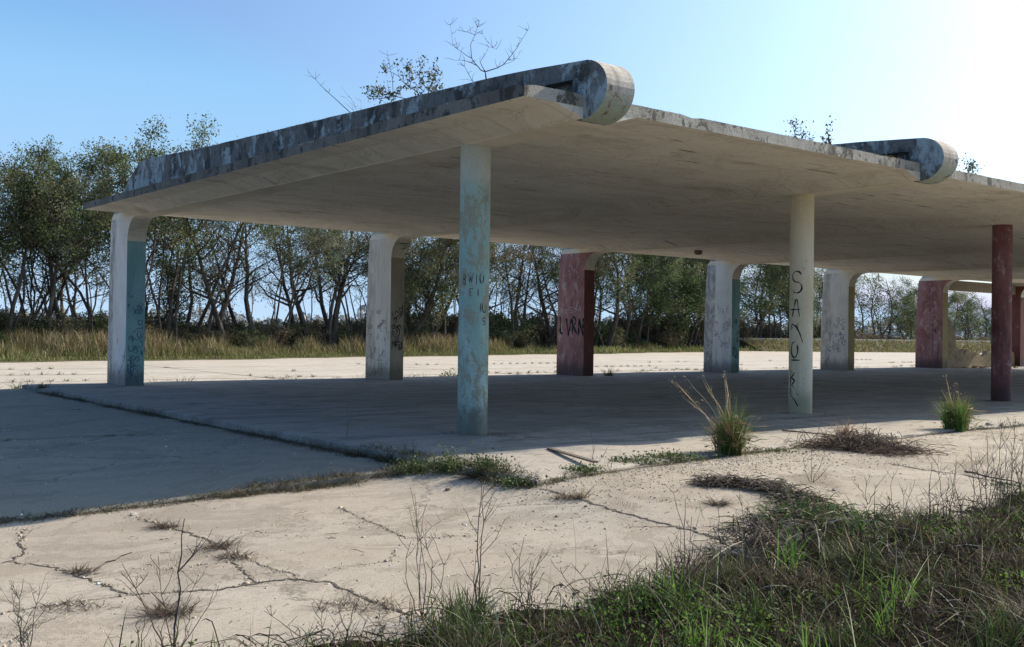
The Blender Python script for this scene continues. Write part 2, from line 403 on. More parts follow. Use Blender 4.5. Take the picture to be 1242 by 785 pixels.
def blades(base, h, w, lean, bend, col, rng, tipcol=None, az=None):
    """curved grass blades; base (n,3), h,w,lean,bend (n,), col (n,3) -> V, faces, colors"""
    n = len(base)
    az = rng.uniform(0, 2 * np.pi, n) if az is None else az
    d = np.stack([np.cos(az), np.sin(az), np.zeros(n)], 1)
    fa = az + rng.uniform(-1.2, 1.2, n) + np.pi / 2
    wd = np.stack([np.cos(fa), np.sin(fa), np.zeros(n)], 1)
    ts = [0, 0.4, 0.75, 1.0]; ws = [1.0, 0.85, 0.55, 0.0]
    V = np.zeros((n, 7, 3)); C = np.zeros((n, 7, 3)); k = 0
    tip = col if tipcol is None else tipcol
    for t, q in zip(ts, ws):
        c = base + d * (h * (lean * t + bend * t * t))[:, None]
        c[:, 2] += h * (t - 0.45 * bend * t * t * np.clip(bend, 0, 1.2)) * np.sqrt(np.clip(1 - 0.5 * lean ** 2, 0.15, 1))
        cc = col * (1 - t) + tip * t
        if q > 0:
            V[:, k] = c - wd * (w * q / 2)[:, None]; V[:, k + 1] = c + wd * (w * q / 2)[:, None]
            C[:, k] = cc; C[:, k + 1] = cc; k += 2
        else:
            V[:, k] = c; C[:, k] = cc; k += 1
    o = (np.arange(n) * 7)[:, None]
    q = np.concatenate([o + np.array([0, 1, 3, 2]), o + np.array([2, 3, 5, 4])])
    t3 = o + np.array([4, 5, 6])
    return V.reshape(-1, 3), [q, t3], C.reshape(-1, 3)

def ribbons(P, w, col, rng):
    """thin strips along paths P (n,k,3)"""
    n, k, _ = P.shape
    d = np.gradient(P, axis=1); d /= (np.linalg.norm(d, axis=2, keepdims=True) + 1e-9)
    q = rng.normal(size=(n, 1, 3)); sd = np.cross(d, np.broadcast_to(q, d.shape)); sd /= (np.linalg.norm(sd, axis=2, keepdims=True) + 1e-9)
    tp = np.ones(k); tp[0] = .6; tp[-1] = .15
    off = sd * (w[:, None] * tp[None] / 2)[:, :, None]
    V = np.stack([P - off, P + off], 2).reshape(-1, 3)
    o = (np.arange(n) * 2 * k)[:, None, None] + (np.arange(k - 1) * 2)[None, :, None]
    F = (o + np.array([0, 1, 3, 2])[None, None]).reshape(-1, 4)
    return V, [F], np.repeat(col, 2 * k, axis=0)

def arches(base, L, H, w, col, rng, k=6, curl=1.0, az=None):
    """dead runners: arched, curling stems that start and end near the ground"""
    n = len(base); a = rng.uniform(0, 2 * np.pi, n) if az is None else az
    t = np.linspace(0, 1, k); dir_ = a[:, None] + np.cumsum(rng.normal(0, curl / k ** .5, (n, k)), 1)
    st = np.stack([np.cos(dir_), np.sin(dir_)], 2) * (L / (k - 1))[:, None, None]
    xy = base[:, None, :2] + np.cumsum(st, 1) - st[:, :1]
    z = base[:, 2:3] + H[:, None] * np.sin(np.pi * t[None] * rng.uniform(.6, 1.0, (n, 1))) + rng.normal(0, .004, (n, k))
    return ribbons(np.concatenate([xy, z[:, :, None]], 2), w, col, rng)

def leaves(cent, size, col, rng, asp=0.5, droop=0.0):
    """rhombic leaves at cent (n,3)"""
    n = len(cent)
    a = rng.normal(size=(n, 3)); a[:, 2] -= droop; a /= np.linalg.norm(a, axis=1)[:, None]
    b = rng.normal(size=(n, 3)); b -= a * (a * b).sum(1)[:, None]; b /= np.linalg.norm(b, axis=1)[:, None]
    c = np.cross(a, b)
    s = size[:, None]
    V = np.stack([cent, cent + a * s * 0.5 + b * s * asp * 0.5 + c * s * 0.08, cent + a * s, cent + a * s * 0.5 - b * s * asp * 0.5 + c * s * 0.08], 1)
    F = (np.arange(n) * 4)[:, None] + np.array([0, 1, 2, 3])
    return V.reshape(-1, 3), [F], np.repeat(col, 4, axis=0)

def merge(parts):
    Vs, Cs, F = [], [], {}
    b = 0
    for V, fl, C in parts:
        Vs.append(V); Cs.append(C)
        for f in fl: F.setdefault(f.shape[1], []).append(f + b)
        b += len(V)
    return np.concatenate(Vs), [np.concatenate(F[k]) for k in F], np.concatenate(Cs)

def pick(rng, n, cols, p=None, jit=0.2):
    cols = np.array(cols); i = rng.choice(len(cols), n, p=p)
    return cols[i] * rng.uniform(1 - jit, 1 + jit, (n, 1))

def sheet(name, xs, ys, zf, mat, skirt=0.0):
    X, Y = np.meshgrid(xs, ys, indexing='ij')
    Z = zf(X, Y) if callable(zf) else np.full_like(X, zf)
    V = np.stack([X, Y, Z], 2).reshape(-1, 3)
    nx, ny = len(xs), len(ys)
    i = (np.arange(nx - 1)[:, None] * ny + np.arange(ny - 1)[None]).ravel()
    F = np.stack([i, i + ny, i + ny + 1, i + 1], 1)
    o = np_mesh(name, V, [F], None, mat)
    return tag(o, kind='structure')

# ------------------------------------------------------------------ ground and paving
sheet('ground', np.linspace(-1500, 1500, 7), np.linspace(-1500, 1500, 7), -0.42, M['field'])
sheet('foreground_paving', np.linspace(-40, 60, 260), np.linspace(-16, -1.9, 80), fore_z, M['fore'])
xs = np.linspace(-60, PX0 - 0.012, 90); jr = np.random.default_rng(2).normal(0, .012, len(xs)); V = []; F = []
for x, j in zip(xs, jr):
    z = float(left_z(x)); V += [(x, LY0 + j, z - .3), (x, LY0 + j, z - .012), (x, LY0 + .02 + j, z), (x, PY1 - .02, z)]
for i in range(len(xs) - 1):
    for k in range(3): F.append((i * 4 + k, i * 4 + 4 + k, i * 4 + 5 + k, i * 4 + 1 + k))
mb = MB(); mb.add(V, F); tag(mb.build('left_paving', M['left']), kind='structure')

def rough_rim(x0, x1, y0, y1, zt, zb, step, amp, rng):
    pts = []
    def run(a, b):
        L = math.hypot(b[0] - a[0], b[1] - a[1]); n = max(2, int(L / step))
        for i in range(n): t = i / n; pts.append((a[0] + (b[0] - a[0]) * t, a[1] + (b[1] - a[1]) * t))
    run((x0, y0), (x1, y0)); run((x1, y0), (x1, y1)); run((x1, y1), (x0, y1)); run((x0, y1), (x0, y0))
    j = [(p[0] + rng.uniform(-amp, amp), p[1] + rng.uniform(-amp, amp)) for p in pts]
    return j

rr = random.Random(3)
rim = [(x, y + (float(plat_y(x)) - PY0) * (1 if y < PY0 + 0.2 else max(0.0, 1 - (y - PY0) / 3.0))) for x, y in rough_rim(PX0, 62, PY0, PY1, 0, -0.4, 0.22, 0.022, rr)]
mb = MB(); n = len(rim)
inner = []
cx, cy = 30, 6
V = [(x, y, -0.012 - rr.random() * 0.015) for x, y in rim] + [(x + (0.05 if x < cx else -0.05), y + (0.05 if y < cy else -0.05), 0.0) for x, y in rim] + [(x, y, -0.40) for x, y in rim]
F = [(i, (i + 1) % n, n + (i + 1) % n, n + i) for i in range(n)] + [(2 * n + i, 2 * n + (i + 1) % n, (i + 1) % n, i) for i in range(n)] + [tuple(range(n, 2 * n))]
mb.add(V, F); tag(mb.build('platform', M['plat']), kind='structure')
sheet('back_paving', np.linspace(-60, 200, 40), np.linspace(PY1 + 0.012, 75, 20), -0.15, M['apron'])

# grass verge beyond the paving: an uneven sheet a little above it
def verge_y(x):
    return 37.6 + 0.245 * (x - 2) + 0.5 * np.sin(0.35 * x) + 0.35 * np.sin(1.1 * x + 1)
xs = np.linspace(-60, 260, 321)
V = []; F = []
for i, x in enumerate(xs):
    y0 = float(verge_y(x))
    for k, dy in enumerate((0, 0.5, 4, 12, 60, 240)):
        V.append((x, y0 + dy, -0.146 + (0, 0.03, 0.07, 0.10, 0.12, 0.2)[k]))
for i in range(len(xs) - 1):
    for k in range(5): F.append((i * 6 + k, (i + 1) * 6 + k, (i + 1) * 6 + k + 1, i * 6 + k + 1))
mb = MB(); mb.add(V, F); tag(mb.build('verge_ground', M['field']), kind='structure')

# cracks and joints: thin irregular strips of dirt lying on the paving
def strip(pts, w, rng, step=0.12, wob=0.02, lift=0.004, zf=None):
    P = [np.asarray(p, float) for p in pts]; Q = []
    for a, b in zip(P[:-1], P[1:]):
        L = np.linalg.norm(b - a); k = max(1, int(L / step))
        for i in range(k): Q.append(a + (b - a) * i / k)
    Q.append(P[-1]); V = []; F = []
    for i, q in enumerate(Q):
        d = Q[min(i + 1, len(Q) - 1)] - Q[max(i - 1, 0)]; d = d / (np.linalg.norm(d) + 1e-9)
        nrm = np.array([-d[1], d[0], 0]); off = nrm * rng.uniform(-wob, wob)
        ww = w * rng.uniform(0.35, 1.2) / 2
        if i in (0, len(Q) - 1): ww *= 0.2
        for s in (-1, 1):
            p = q + off + nrm * ww * s; V.append((p[0], p[1], (zf or gz)(p[0], p[1]) + lift))
    for i in range(len(Q) - 1): F.append((2 * i, 2 * i + 2, 2 * i + 3, 2 * i + 1))
    return V, F, Q

CRACKS = [
    ([(28, 642), (24, 662), (30, 670), (10, 682), (0, 684)], 0.045),
    ([(10, 682), (60, 687), (95, 699), (140, 715), (158, 722)], 0.04),
    ([(158, 722), (200, 719), (260, 716), (310, 708), (350, 703), (400, 707), (430, 720), (470, 738), (505, 748)], 0.04),
    ([(165, 628), (190, 636), (225, 646), (255, 657), (275, 668), (285, 685), (310, 708)], 0.035),
    ([(285, 672), (330, 690), (365, 700)], 0.02),
    ([(0, 745), (60, 735), (110, 728), (158, 722)], 0.02),
    ([(415, 617), (440, 630), (470, 642), (490, 653)], 0.02),
    ([(490, 653), (540, 652), (575, 650)], 0.015),
    ([(400, 690), (450, 684), (475, 680), (480, 668)], 0.012),
    ([(155, 690), (200, 691), (250, 685), (290, 680)], 0.012),
    ([(655, 592), (705, 606), (760, 624), (815, 638), (880, 655)], 0.05),
    ([(760, 640), (840, 640), (900, 636)], 0.015),
    ([(1075, 562), (1120, 570), (1165, 576), (1228, 588), (1300, 600)], 0.05),
    ([(960, 600), (1010, 596)], 0.015),
    ([(0, 790), (40, 760), (70, 748)], 0.012),
]
JOINTS = [
    ([(-70, 545), (0, 535), (80, 530), (160, 528), (280, 524), (310, 522)], 0.05),
    ([(-70, 500), (0, 498), (100, 497), (130, 496)], 0.03),
]
CR_PTS = []; J_PTS = []
rr = random.Random(11)
for L, kindname, store in ((CRACKS, 'crack', CR_PTS), (JOINTS, 'joint', J_PTS)):
    for pts, w in L:
        mb = MB(); V, F, Q = strip([at(u, v) for u, v in pts], w * .62, rr, step=0.045 if kindname == 'crack' else 0.12, wob=.022 if kindname == 'crack' else .02)
        mb.add(V, F); tag(mb.build(kindname, M['crack']), kind='structure'); store.append((Q, w))
# joint where platform and left paving meet, along the foot of the step, and along the platform front
STEP = [(np.array([PX0 - 0.07, y, -0.105])) for y in np.linspace(LY0 + 0.1, 14.5, 60)]
mb = MB(); V, F, Q = strip(STEP, 0.12, rr, zf=left_z); mb.add(V, F); tag(mb.build('joint', M['crack']), kind='structure')
FRONT = [np.array([x, plat_y(x) - 0.09, 0]) for x in np.linspace(-2.2, 30, 160)]
mb = MB(); V, F, Q = strip(FRONT, 0.10, rr, zf=fore_z); mb.add(V, F); tag(mb.build('joint', M['crack']), kind='structure')
# joints of the back paving, parallel to the canopy and across it
for yy in (20.5, 25.0, 30.0):
    mb = MB(); V, F, Q = strip([np.array([x, yy, 0]) for x in np.linspace(-30, 60, 60)], 0.10, rr, step=0.4, wob=0.03)
    mb.add(V, F); tag(mb.build('joint', M['crack']), kind='structure'); J_PTS.append((Q, 0.1))
for xx in (-4, 6, 16, 27):
    mb = MB(); V, F, Q = strip([np.array([xx + 0.02 * y, y, 0]) for y in np.linspace(16.6, 36, 30)], 0.09, rr, step=0.4, wob=0.03)
    mb.add(V, F); tag(mb.build('joint', M['crack']), kind='structure'); J_PTS.append((Q, 0.09))

# ------------------------------------------------------------------ the canopy
S, W, Z0, K, D, PD = 7.8735, 0.48, 4.2196, 0.0053, 14.61, 1.434
X0, YF, YB, TH = -1.205, -2.61, 15.0, 0.165
NB = 7
def sz(y): return Z0 + 0.15 + K * y            # slab soffit
canopy = tag(empty('concrete_canopy'), 'long abandoned concrete canopy with a flat roof slab on painted round columns and square piers', 'canopy')

# roof slab with worn, chipped rims
rr = random.Random(21)
rim = rough_rim(X0, X0 + 2.41 + S * (NB - 1), YF, YB, 0, 0, 0.2, 0.0012, rr)
n = len(rim); V = []; F = []; mi = []
for x, y in rim:
    V.append((x, y, sz(y)))
for x, y in rim:
    V.append((x + rr.uniform(-.001, .001), y + rr.uniform(-.001, .001), sz(y) + TH - (abs(rr.gauss(0, 0.004)) if rr.random() < .93 else rr.uniform(.015, .035))))
mb = MB()
mb.add(V, [], 0)
xr = X0 + 2.41 + S * (NB - 1)
for i in range(n):
    j = (i + 1) % n
    mx = (rim[i][0] + rim[j][0]) / 2; my = (rim[i][1] + rim[j][1]) / 2
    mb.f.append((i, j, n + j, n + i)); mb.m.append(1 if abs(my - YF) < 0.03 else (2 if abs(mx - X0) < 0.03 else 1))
mb.f.append(tuple(range(n))[::-1]); mb.m.append(0)
mb.f.append(tuple(range(n, 2 * n))); mb.m.append(3)
mb.build('roof_slab', [M['soffit'], M['edge_front'], M['edge_left'], M['roof_top']], canopy)

def beam(i):
    xc = i * S; h = W / 2
    top = [(-2.58, 4.955), (-1.6, 5.03), (-0.75, 5.08), (1.2, 5.15), (3.16, 5.21), (6.5, 5.33), (10.1, 5.46), (12.6, 5.60), (13.3, 5.64), (13.8, 5.58), (14.3, 5.38), (14.95, 5.02), (15.6, 4.62), (15.89, 4.30)]
    def bz(y): return Z0 + K * y
    bot = [(13.95, 4.296), (10, bz(10)), (4, bz(4)), (-2.53, bz(-2.53))]
    nose = []
    for k in range(0, 17):
        a = -math.pi / 2 - math.pi * k / 16
        nose.append((-2.58 + 0.46 * math.cos(a), 4.578 + 0.377 * math.sin(a)))
    nose_pts = nose                                  # from bottom round the front to the top
    rb = random.Random(100 + i); tp = [top[0]]
    for (ya, za), (yb, zb) in zip(top[:-1], top[1:]):
        k = max(1, int((yb - ya) / .28))
        for q in range(1, k + 1): tp.append((ya + (yb - ya) * q / k, za + (zb - za) * q / k + rb.uniform(-.0035, .0035) * (1 if yb < 13 and yb > -1.5 else .3)))
    top = tp
    core = bot + nose_pts + top[1:]
    notch = [(-1.0, 4.535), (-1.25, 4.70), (-1.9, 4.775), (-2.42, 4.745), (-2.44, 4.50)]
    mb = MB()
    # sides with the notch under the beam near its nose: skins 0.15 deep, the core web between them
    def prism(poly, x0, x1, side0, side1, skip=()):
        n = len(poly)
        V = [(x0, y, z) for y, z in poly] + [(x1, y, z) for y, z in poly]
        F = []; m = []
        for k in range(n):
            j = (k + 1) % n
            F.append((k, n + k, n + j, j))
            on_nose = poly[k][0] < -2.5 and poly[j][0] < -2.5
            m.append(1 if on_nose else 0)
        if side0: F.append(tuple(range(n))); m.append(0)
        if side1: F.append(tuple(range(n, 2 * n))[::-1]); m.append(0)
        b = len(mb.v); mb.v.extend(V)
        for f, q in zip(F, m): mb.f.append(tuple(b + t for t in f)); mb.m.append(q)
    prism(core, xc - h, xc + h, True, True)
    return mb.build('roof_beam', [M['upstand'], M['nose'], M['soffit']], canopy)

def beam_notched(i):
    """cut the dark recess under the upstand beside the nose"""
    o = beam(i); me = o.data
    xc = i * S
    cut = MB()
    poly = [(-0.75, 4.50), (-1.15, 4.69), (-1.9, 4.765), (-2.40, 4.745), (-2.40, 4.50)]
    for s in (-1, 1):
        xa, xb = sorted((xc + s * (W / 2 + 0.02), xc + s * 0.07))
        k = len(poly)
        V = [(xa, y, z) for y, z in poly] + [(xb, y, z) for y, z in poly]
        F = [tuple(range(k)), tuple(range(k, 2 * k))[::-1]] + [(q, k + q, k + (q + 1) % k, (q + 1) % k) for q in range(k)]
        cut.add(V, F)
    c = cut.build('cutter', M['upstand'])
    import bmesh
    for ob in (c, o):
        bm = bmesh.new(); bm.from_mesh(ob.data); bmesh.ops.recalc_face_normals(bm, faces=bm.faces); bm.to_mesh(ob.data); bm.free()
    md = o.modifiers.new('b', 'BOOLEAN'); md.operation = 'DIFFERENCE'; md.object = c; md.solver = 'EXACT'
    dg = bpy.context.evaluated_depsgraph_get()
    ne = bpy.data.meshes.new_from_object(o.evaluated_get(dg))
    o.modifiers.clear(); o.data = ne
    bpy.data.objects.remove(c)
    return o

def haunches(i):
    """shallow sloped haunches where the beam runs into the slab soffit"""
    xc = i * S; h = W / 2; mb = MB()
    for s_ in (-1, 1):
        V = []; ys = np.linspace(YF + .004, 14.2, 30)
        for y in ys:
            z = Z0 + K * y
            V += [(xc + s_ * (h - 0.02), y, z + 0.003), (xc + s_ * (h + 0.12), y, z + 0.045), (xc + s_ * (h + 0.48), y, sz(y) + 0.004), (xc + s_ * (h - 0.02), y, sz(y) + .004)]
        F = [(0, 1, 2, 3), tuple(range(4 * len(ys) - 4, 4 * len(ys)))]
        for q in range(len(ys) - 1):
            for k in range(4): F.append((4 * q + k, 4 * q + 4 + k, 4 * q + 4 + (k + 1) % 4, 4 * q + (k + 1) % 4))
        mb.add(V, F)
    return mb.build('beam_haunch', M['soffit'], canopy)
for i in range(NB): beam_notched(i); haunches(i)

def pier(i, side, front, name_label):
    xc = i * S; h = W / 2
    prof = [(D + PD, -0.3), (D, -0.3), (D, 2.0), (D, 3.70)]
    R_ = 0.59
    for k in range(1, 9):
        a = math.pi / 2 * k / 8
        prof.append((D - R_ * (1 - math.cos(a)), 3.70 + R_ * math.sin(a)))
    prof += [(D - R_ - 0.08, 4.297), (D + 1.28, 4.297), (D + 1.35, 3.6), (D + 1.42, 1.6)]
    n = len(prof); mb = MB()
    V = [(xc - h, y, z) for y, z in prof] + [(xc + h, y, z) for y, z in prof]
    mb.add(V, [])
    for k in range(n):
        j = (k + 1) % n; ym = (prof[k][0] + prof[j][0]) / 2; zm = (prof[k][1] + prof[j][1]) / 2
        mi = 1 if (abs(prof[k][0] - D) < 1e-6 and abs(prof[j][0] - D) < 1e-6) else (2 if ym < D else 0)
        mb.f.append((k, n + k, n + j, j)); mb.m.append(mi)
    mb.f.append(tuple(range(n))); mb.m.append(0); mb.f.append(tuple(range(n, 2 * n))[::-1]); mb.m.append(0)
    o = mb.build('pier', [M[side], M[front], M['soffit']], canopy)
    # worn arrises
    bv = o.modifiers.new('bev', 'BEVEL'); bv.width = 0.018; bv.segments = 2; bv.limit_method = 'ANGLE'; bv.angle_limit = math.radians(50)
    o['label'] = name_label
    return o

PIERS = [pier(0, 'p_white', 'p_teal', 'pier with a streaked white side and a teal front face'),
         pier(1, 'p_cream', 'p_grey', 'cream pier with a bare grey front face'),
         pier(2, 'p_red', 'p_darkred', 'faded red pier with black graffiti'),
         pier(3, 'p_paleteal', 'p_teal', 'pale blue white pier with a dark teal front face'),
         pier(4, 'p_cream', 'p_ochre', 'stained cream pier with an ochre front face'),
         pier(5, 'p_red', 'p_ochre', 'red pier beside the ruined brick wall'),
         pier(6, 'p_darkred', 'p_darkred', 'dark red pier at the far end')]

CR0 = 0.224
def column(i, mt, lab):
    mb = MB(); n = 40; zs = np.linspace(-0.05, Z0 + 0.002, 14)
    V = []; F = []
    for z in zs:
        for k in range(n):
            a = 2 * math.pi * k / n; V.append((i * S + CR0 * math.cos(a), CR0 * math.sin(a), z))
    for q in range(len(zs) - 1):
        for k in range(n): F.append((q * n + k, q * n + (k + 1) % n, (q + 1) * n + (k + 1) % n, (q + 1) * n + k))
    mb.add(V, F); o = mb.build('column', M[mt], canopy, smooth=True); o['label'] = lab
    return o
COLS = [column(0, 'col_teal', 'round teal column with worn paint'), column(1, 'col_cream', 'round cream column with tall black graffiti letters'),
        column(2, 'col_red', 'round dark red column'), column(3, 'col_cream', 'round cream column'), column(4, 'col_teal', 'round teal column at the far end'),
        column(5, 'col_red', 'round red column at the far end'), column(6, 'col_cream', 'round cream column at the far end')]
p = onY(848, 291, 12.2)
mb = MB(); mb.box((p[0] - .11, 12.14, sz(12.2) - 0.12), (p[0] + .11, 12.32, sz(12.2) + 0.01)); mb.box((p[0] - .08, 12.16, sz(12.2) - 0.15), (p[0] + .08, 12.30, sz(12.2) - 0.118))
mb.build('junction_box', M['box'], canopy)

# graffiti: thin paint strokes on the columns and piers
def arc(cx, cy, rx, ry, a0, a1, n=10):
    return [(cx + rx * math.cos(math.radians(a0 + (a1 - a0) * k / n)), cy + ry * math.sin(math.radians(a0 + (a1 - a0) * k / n))) for k in range(n + 1)]
GL = {
 'S': [arc(.5, .75, .42, .25, 20, 270, 12) + arc(.5, .25, .45, .25, 90, -150, 12)[1:]],
 'A': [[(.1, 0), (.45, .95), (.6, 1.0), (.85, 0)], [(-.2, .42), (.95, .42)]],
 'K': [[(-.25, .55), (.0, .9), (.35, .8), (.65, .5), (1.0, -.1)], [(.5, .95), (.55, .7)], [(-.1, .6), (.1, .75)]],
 'O': [arc(.45, .5, .45, .5, 80, 400, 14)],
 'L': [[(-.1, 0), (1.0, .0)], [(.85, .0), (.85, .15)]],
 'M': [[(0, 0), (0, 1)], [(0, .95), (.55, .85), (.15, .65), (.6, .5), (.2, .3), (.65, .15)]],
 'Y': [[(0, 1), (.05, .55), (.5, .3), (.85, -.05)], [(.75, .6), (.85, .65)]],
 'B': [[(0, 0), (0, 1)], arc(0, .75, .55, .25, 90, -90, 6), arc(0, .25, .6, .25, 90, -90, 6)],
 'W': [[(0, 1), (.25, 0), (.5, .7), (.75, 0), (1, 1)]],
 'I': [[(.5, 0), (.5, 1)]],
 'E': [[(.8, 1), (0, 1), (0, 0), (.8, 0)], [(0, .5), (.6, .5)]],
 'U': [[(0, 1), (0, .3), (.3, 0), (.7, .05), (.9, .35), (.9, 1)]],
 'V': [[(0, 1), (.45, 0), (.9, 1)]],
 'R': [[(0, 0), (0, 1)], arc(0, .75, .6, .25, 90, -90, 6), [(.1, .5), (.8, 0)]],
 'N': [[(0, 0), (.05, 1), (.7, 0), (.75, 1)]],
 'T': [[(.5, 0), (.5, 1)], [(0, .75), (1, .75)]],
 'o': [arc(.4, .35, .35, .35, 0, 360, 10)],
}
def strokes_to(mb, lines, w, fn, n_in):
    """lines: polylines in surface coords (s, z); fn maps (s, z) to a world point just proud of the surface"""
    for L in lines:
        P = []
        for a, b in zip(L[:-1], L[1:]):
            k = max(1, int(math.hypot(b[0] - a[0], b[1] - a[1]) / 0.05))
            for q in range(k): P.append((a[0] + (b[0] - a[0]) * q / k, a[1] + (b[1] - a[1]) * q / k))
        P.append(L[-1]); V = []
        for k, p_ in enumerate(P):
            a = P[max(k - 1, 0)]; b = P[min(k + 1, len(P) - 1)]
            dx, dz = b[0] - a[0], b[1] - a[1]; q = math.hypot(dx, dz) + 1e-9
            nx, nz = -dz / q * w / 2, dx / q * w / 2
            f = (0.5 if k in (0, len(P) - 1) else 1.0) * (0.95 + 0.35 * math.sin(k * 0.9 + 7 * p_[1]) + random.uniform(-.2, .2))
            V.append(fn(p_[0] + nx * f, p_[1] + nz * f)); V.append(fn(p_[0] - nx * f, p_[1] - nz * f))
        mb.add(V, [(2 * k, 2 * k + 2, 2 * k + 3, 2 * k + 1) for k in range(len(P) - 1)])
def glyph(ch, s, z, w, h): return [[(s + x * w, z + y * h) for x, y in L] for L in GL[ch]]
def on_col(i):
    a0 = math.atan2(CAM[1], CAM[0] - i * S)
    def fn(s, z):
        a = a0 + s / CR0; r = CR0 + 0.003
        return (i * S + r * math.cos(a), r * math.sin(a), z)
    return fn
def on_side(i, y0):                                # -X face, s runs towards the front edge (to the right in the picture)
    return lambda s, z: (i * S - W / 2 - 0.004, y0 - s, z)
def on_front(i):                                   # front face, s runs along +X
    return lambda s, z: (i * S - W / 2 + s, D - 0.004, z)

mb = MB(); f = on_col(1)
for ch, s, z, w, h in (('S', -.20, 2.32, .22, .42), ('A', -.20, 1.86, .2, .34), ('K', -.18, 1.40, .22, .36), ('O', -.20, 1.08, .16, .30), ('L', -.18, 1.03, .17, .04), ('M', -.21, .42, .16, .42), ('Y', -.21, .16, .20, .34)):
    strokes_to(mb, glyph(ch, s, z, w, h), 0.026, f, 0)
mb.build('graffiti', M['spray'], COLS[1])
mb = MB(); f = on_col(0)
for k, ch in enumerate('BWIO'): strokes_to(mb, glyph(ch, -.17 + .085 * k, 2.18 + .02 * (k % 2), .07, .15), 0.013, f, 0)
for k, ch in enumerate('EI'): strokes_to(mb, glyph(ch, -.06 + .09 * k, 2.02, .06, .10), 0.013, f, 0)
for k, ch in enumerate('IU'): strokes_to(mb, glyph(ch, .06 + .07 * k, 1.78, .08, .13), 0.012, f, 0)
strokes_to(mb, glyph('S', .13, 1.60, .06, .10), 0.012, f, 0)
mb.build('graffiti', M['spray'], COLS[0])
mb = MB(); strokes_to(mb, [[(.03, 2.75), (.10, 2.98), (.14, 3.15)], arc(.15, 3.2, .03, .045, 0, 360, 8)], 0.016, f, 0)
mb.build('graffiti', M['spray_pale'], COLS[0])
# red pier
mb = MB(); f = on_side(2, D + PD)
for k, ch in enumerate('LVRN'):
    g_ = [[(0, 1), (.05, .1), (.5, .0)]] if ch == 'L' else GL[ch]
    strokes_to(mb, [[(.18 + .33 * k + x * .3, 1.45 + y * .62 - .05 * (k % 2)) for x, y in L] for L in g_], 0.075, f, 0)
mb.build('graffiti', M['spray'], PIERS[2])
mb = MB()
for k, ch in enumerate('NoSTA'): strokes_to(mb, glyph(ch, .2 + .23 * k, 2.18 + .01 * k, .17, .2), 0.022, f, 0)
mb.build('graffiti', M['spray_pale'], PIERS[2])
def scribble(rng, s0, s1, z0, z1, n):
    L = []
    for _ in range(n):
        s = rng.uniform(s0, s1); z = rng.uniform(z0, z1); a = rng.uniform(0, 6.3); P = [(s, z)]
        turn = rng.uniform(-2.6, 2.6)
        for _k in range(rng.randint(4, 9)):
            a += turn * 0.5 + rng.uniform(-.5, .5); s += 0.06 * math.cos(a); z += 0.075 * math.sin(a)
            s = min(max(s, s0), s1); P.append((s, z))
        L.append(P)
    return L
rr = random.Random(5)
for (pi, surf, rng_, n, mt, w) in (
        (0, on_front(0), (.06, .42, .25, 2.5), 30, 'spray_blue', .017), (0, on_side(0, D + PD), (.8, 1.38, .3, 1.2), 8, 'spray_blue', .017),
        (1, on_side(1, D + PD), (.15, 1.35, .15, 2.3), 38, 'spray', .013), (1, on_front(1), (.06, .42, .9, 2.1), 26, 'spray', .022),
        (3, on_side(3, D + PD), (.5, 1.35, 1.0, 2.6), 26, 'spray_blue', .016), (3, on_front(3), (.06, .42, .7, 2.3), 16, 'spray', .022),
        (4, on_side(4, D + PD), (.3, 1.3, .7, 2.2), 34, 'spray_blue', .02),
        (5, on_side(5, D + PD), (.3, 1.3, 1.2, 2.5), 10, 'spray', .03)):
    mb = MB(); strokes_to(mb, scribble(rr, *rng_, n), w, surf, 0); mb.build('graffiti', M[mt], PIERS[pi])

# ------------------------------------------------------------------ ruined brick wall between the last two piers
rr = random.Random(8)
xa, xb = 5 * S + W / 2 + 0.012, 6 * S - W / 2 - 0.012
prof = [(xa, -0.2)]; up = [(xa, 3.3), (xa + .18, 3.25)]
z = 3.2; x = xa + .2
while x < xa + 1.1: x += rr.uniform(.05, .12); z -= rr.uniform(.12, .32); up.append((x, max(z, 1.0))); x += .08; up.append((x, max(z, 1.0)))
while x < xb - .25: x += rr.uniform(.15, .4); up.append((x, rr.uniform(.45, .85) + .25 * math.exp(-(x - xa - 1) / 1.2))); 
up.append((xb, .75))
poly = prof + up + [(xb, -0.2)]
n = len(poly); mb = MB(); V = [(x, 14.9, z) for x, z in poly] + [(x, 15.12, z) for x, z in poly]
mb.add(V, [tuple(range(n))[::-1], tuple(range(n, 2 * n))] + [(k, (k + 1) % n, n + (k + 1) % n, n + k) for k in range(n)])
wall = tag(mb.build('brick_wall', M['brick']), 'broken low brick wall ending in a ragged upright stub beside the far red pier', 'wall')
mb = MB(); mb.box((xa, 14.88, 3.86), (xb, 15.14, 4.36)); mb.build('lintel', M['p_grey'], canopy)
rub = MB()
for k in range(26):
    q = np.array([xa + rr.uniform(.2, 5.5), 14.5 - abs(rr.gauss(0, .35)), 0.0]); s = rr.uniform(.04, .13)
    a = rr.uniform(0, 3.1); ca, sa = math.cos(a), math.sin(a); V = []
    for dx, dy, dz in ((-1, -.6, 0), (1, -.6, 0), (1, .6, 0), (-1, .6, 0), (-.9, -.5, .8), (.8, -.6, .7), (.9, .5, .9), (-1, .5, .7)):
        V.append((q[0] + s * (dx * ca - dy * sa), q[1] + s * (dx * sa + dy * ca), q[2] + s * dz))
    rub.add(V, [(0, 3, 2, 1), (4, 5, 6, 7), (0, 1, 5, 4), (1, 2, 6, 5), (2, 3, 7, 6), (3, 0, 4, 7)])
tag(rub.build('rubble', M['brick']), 'scattered brick rubble lying along the foot of the broken wall', 'rubble', kind='stuff')

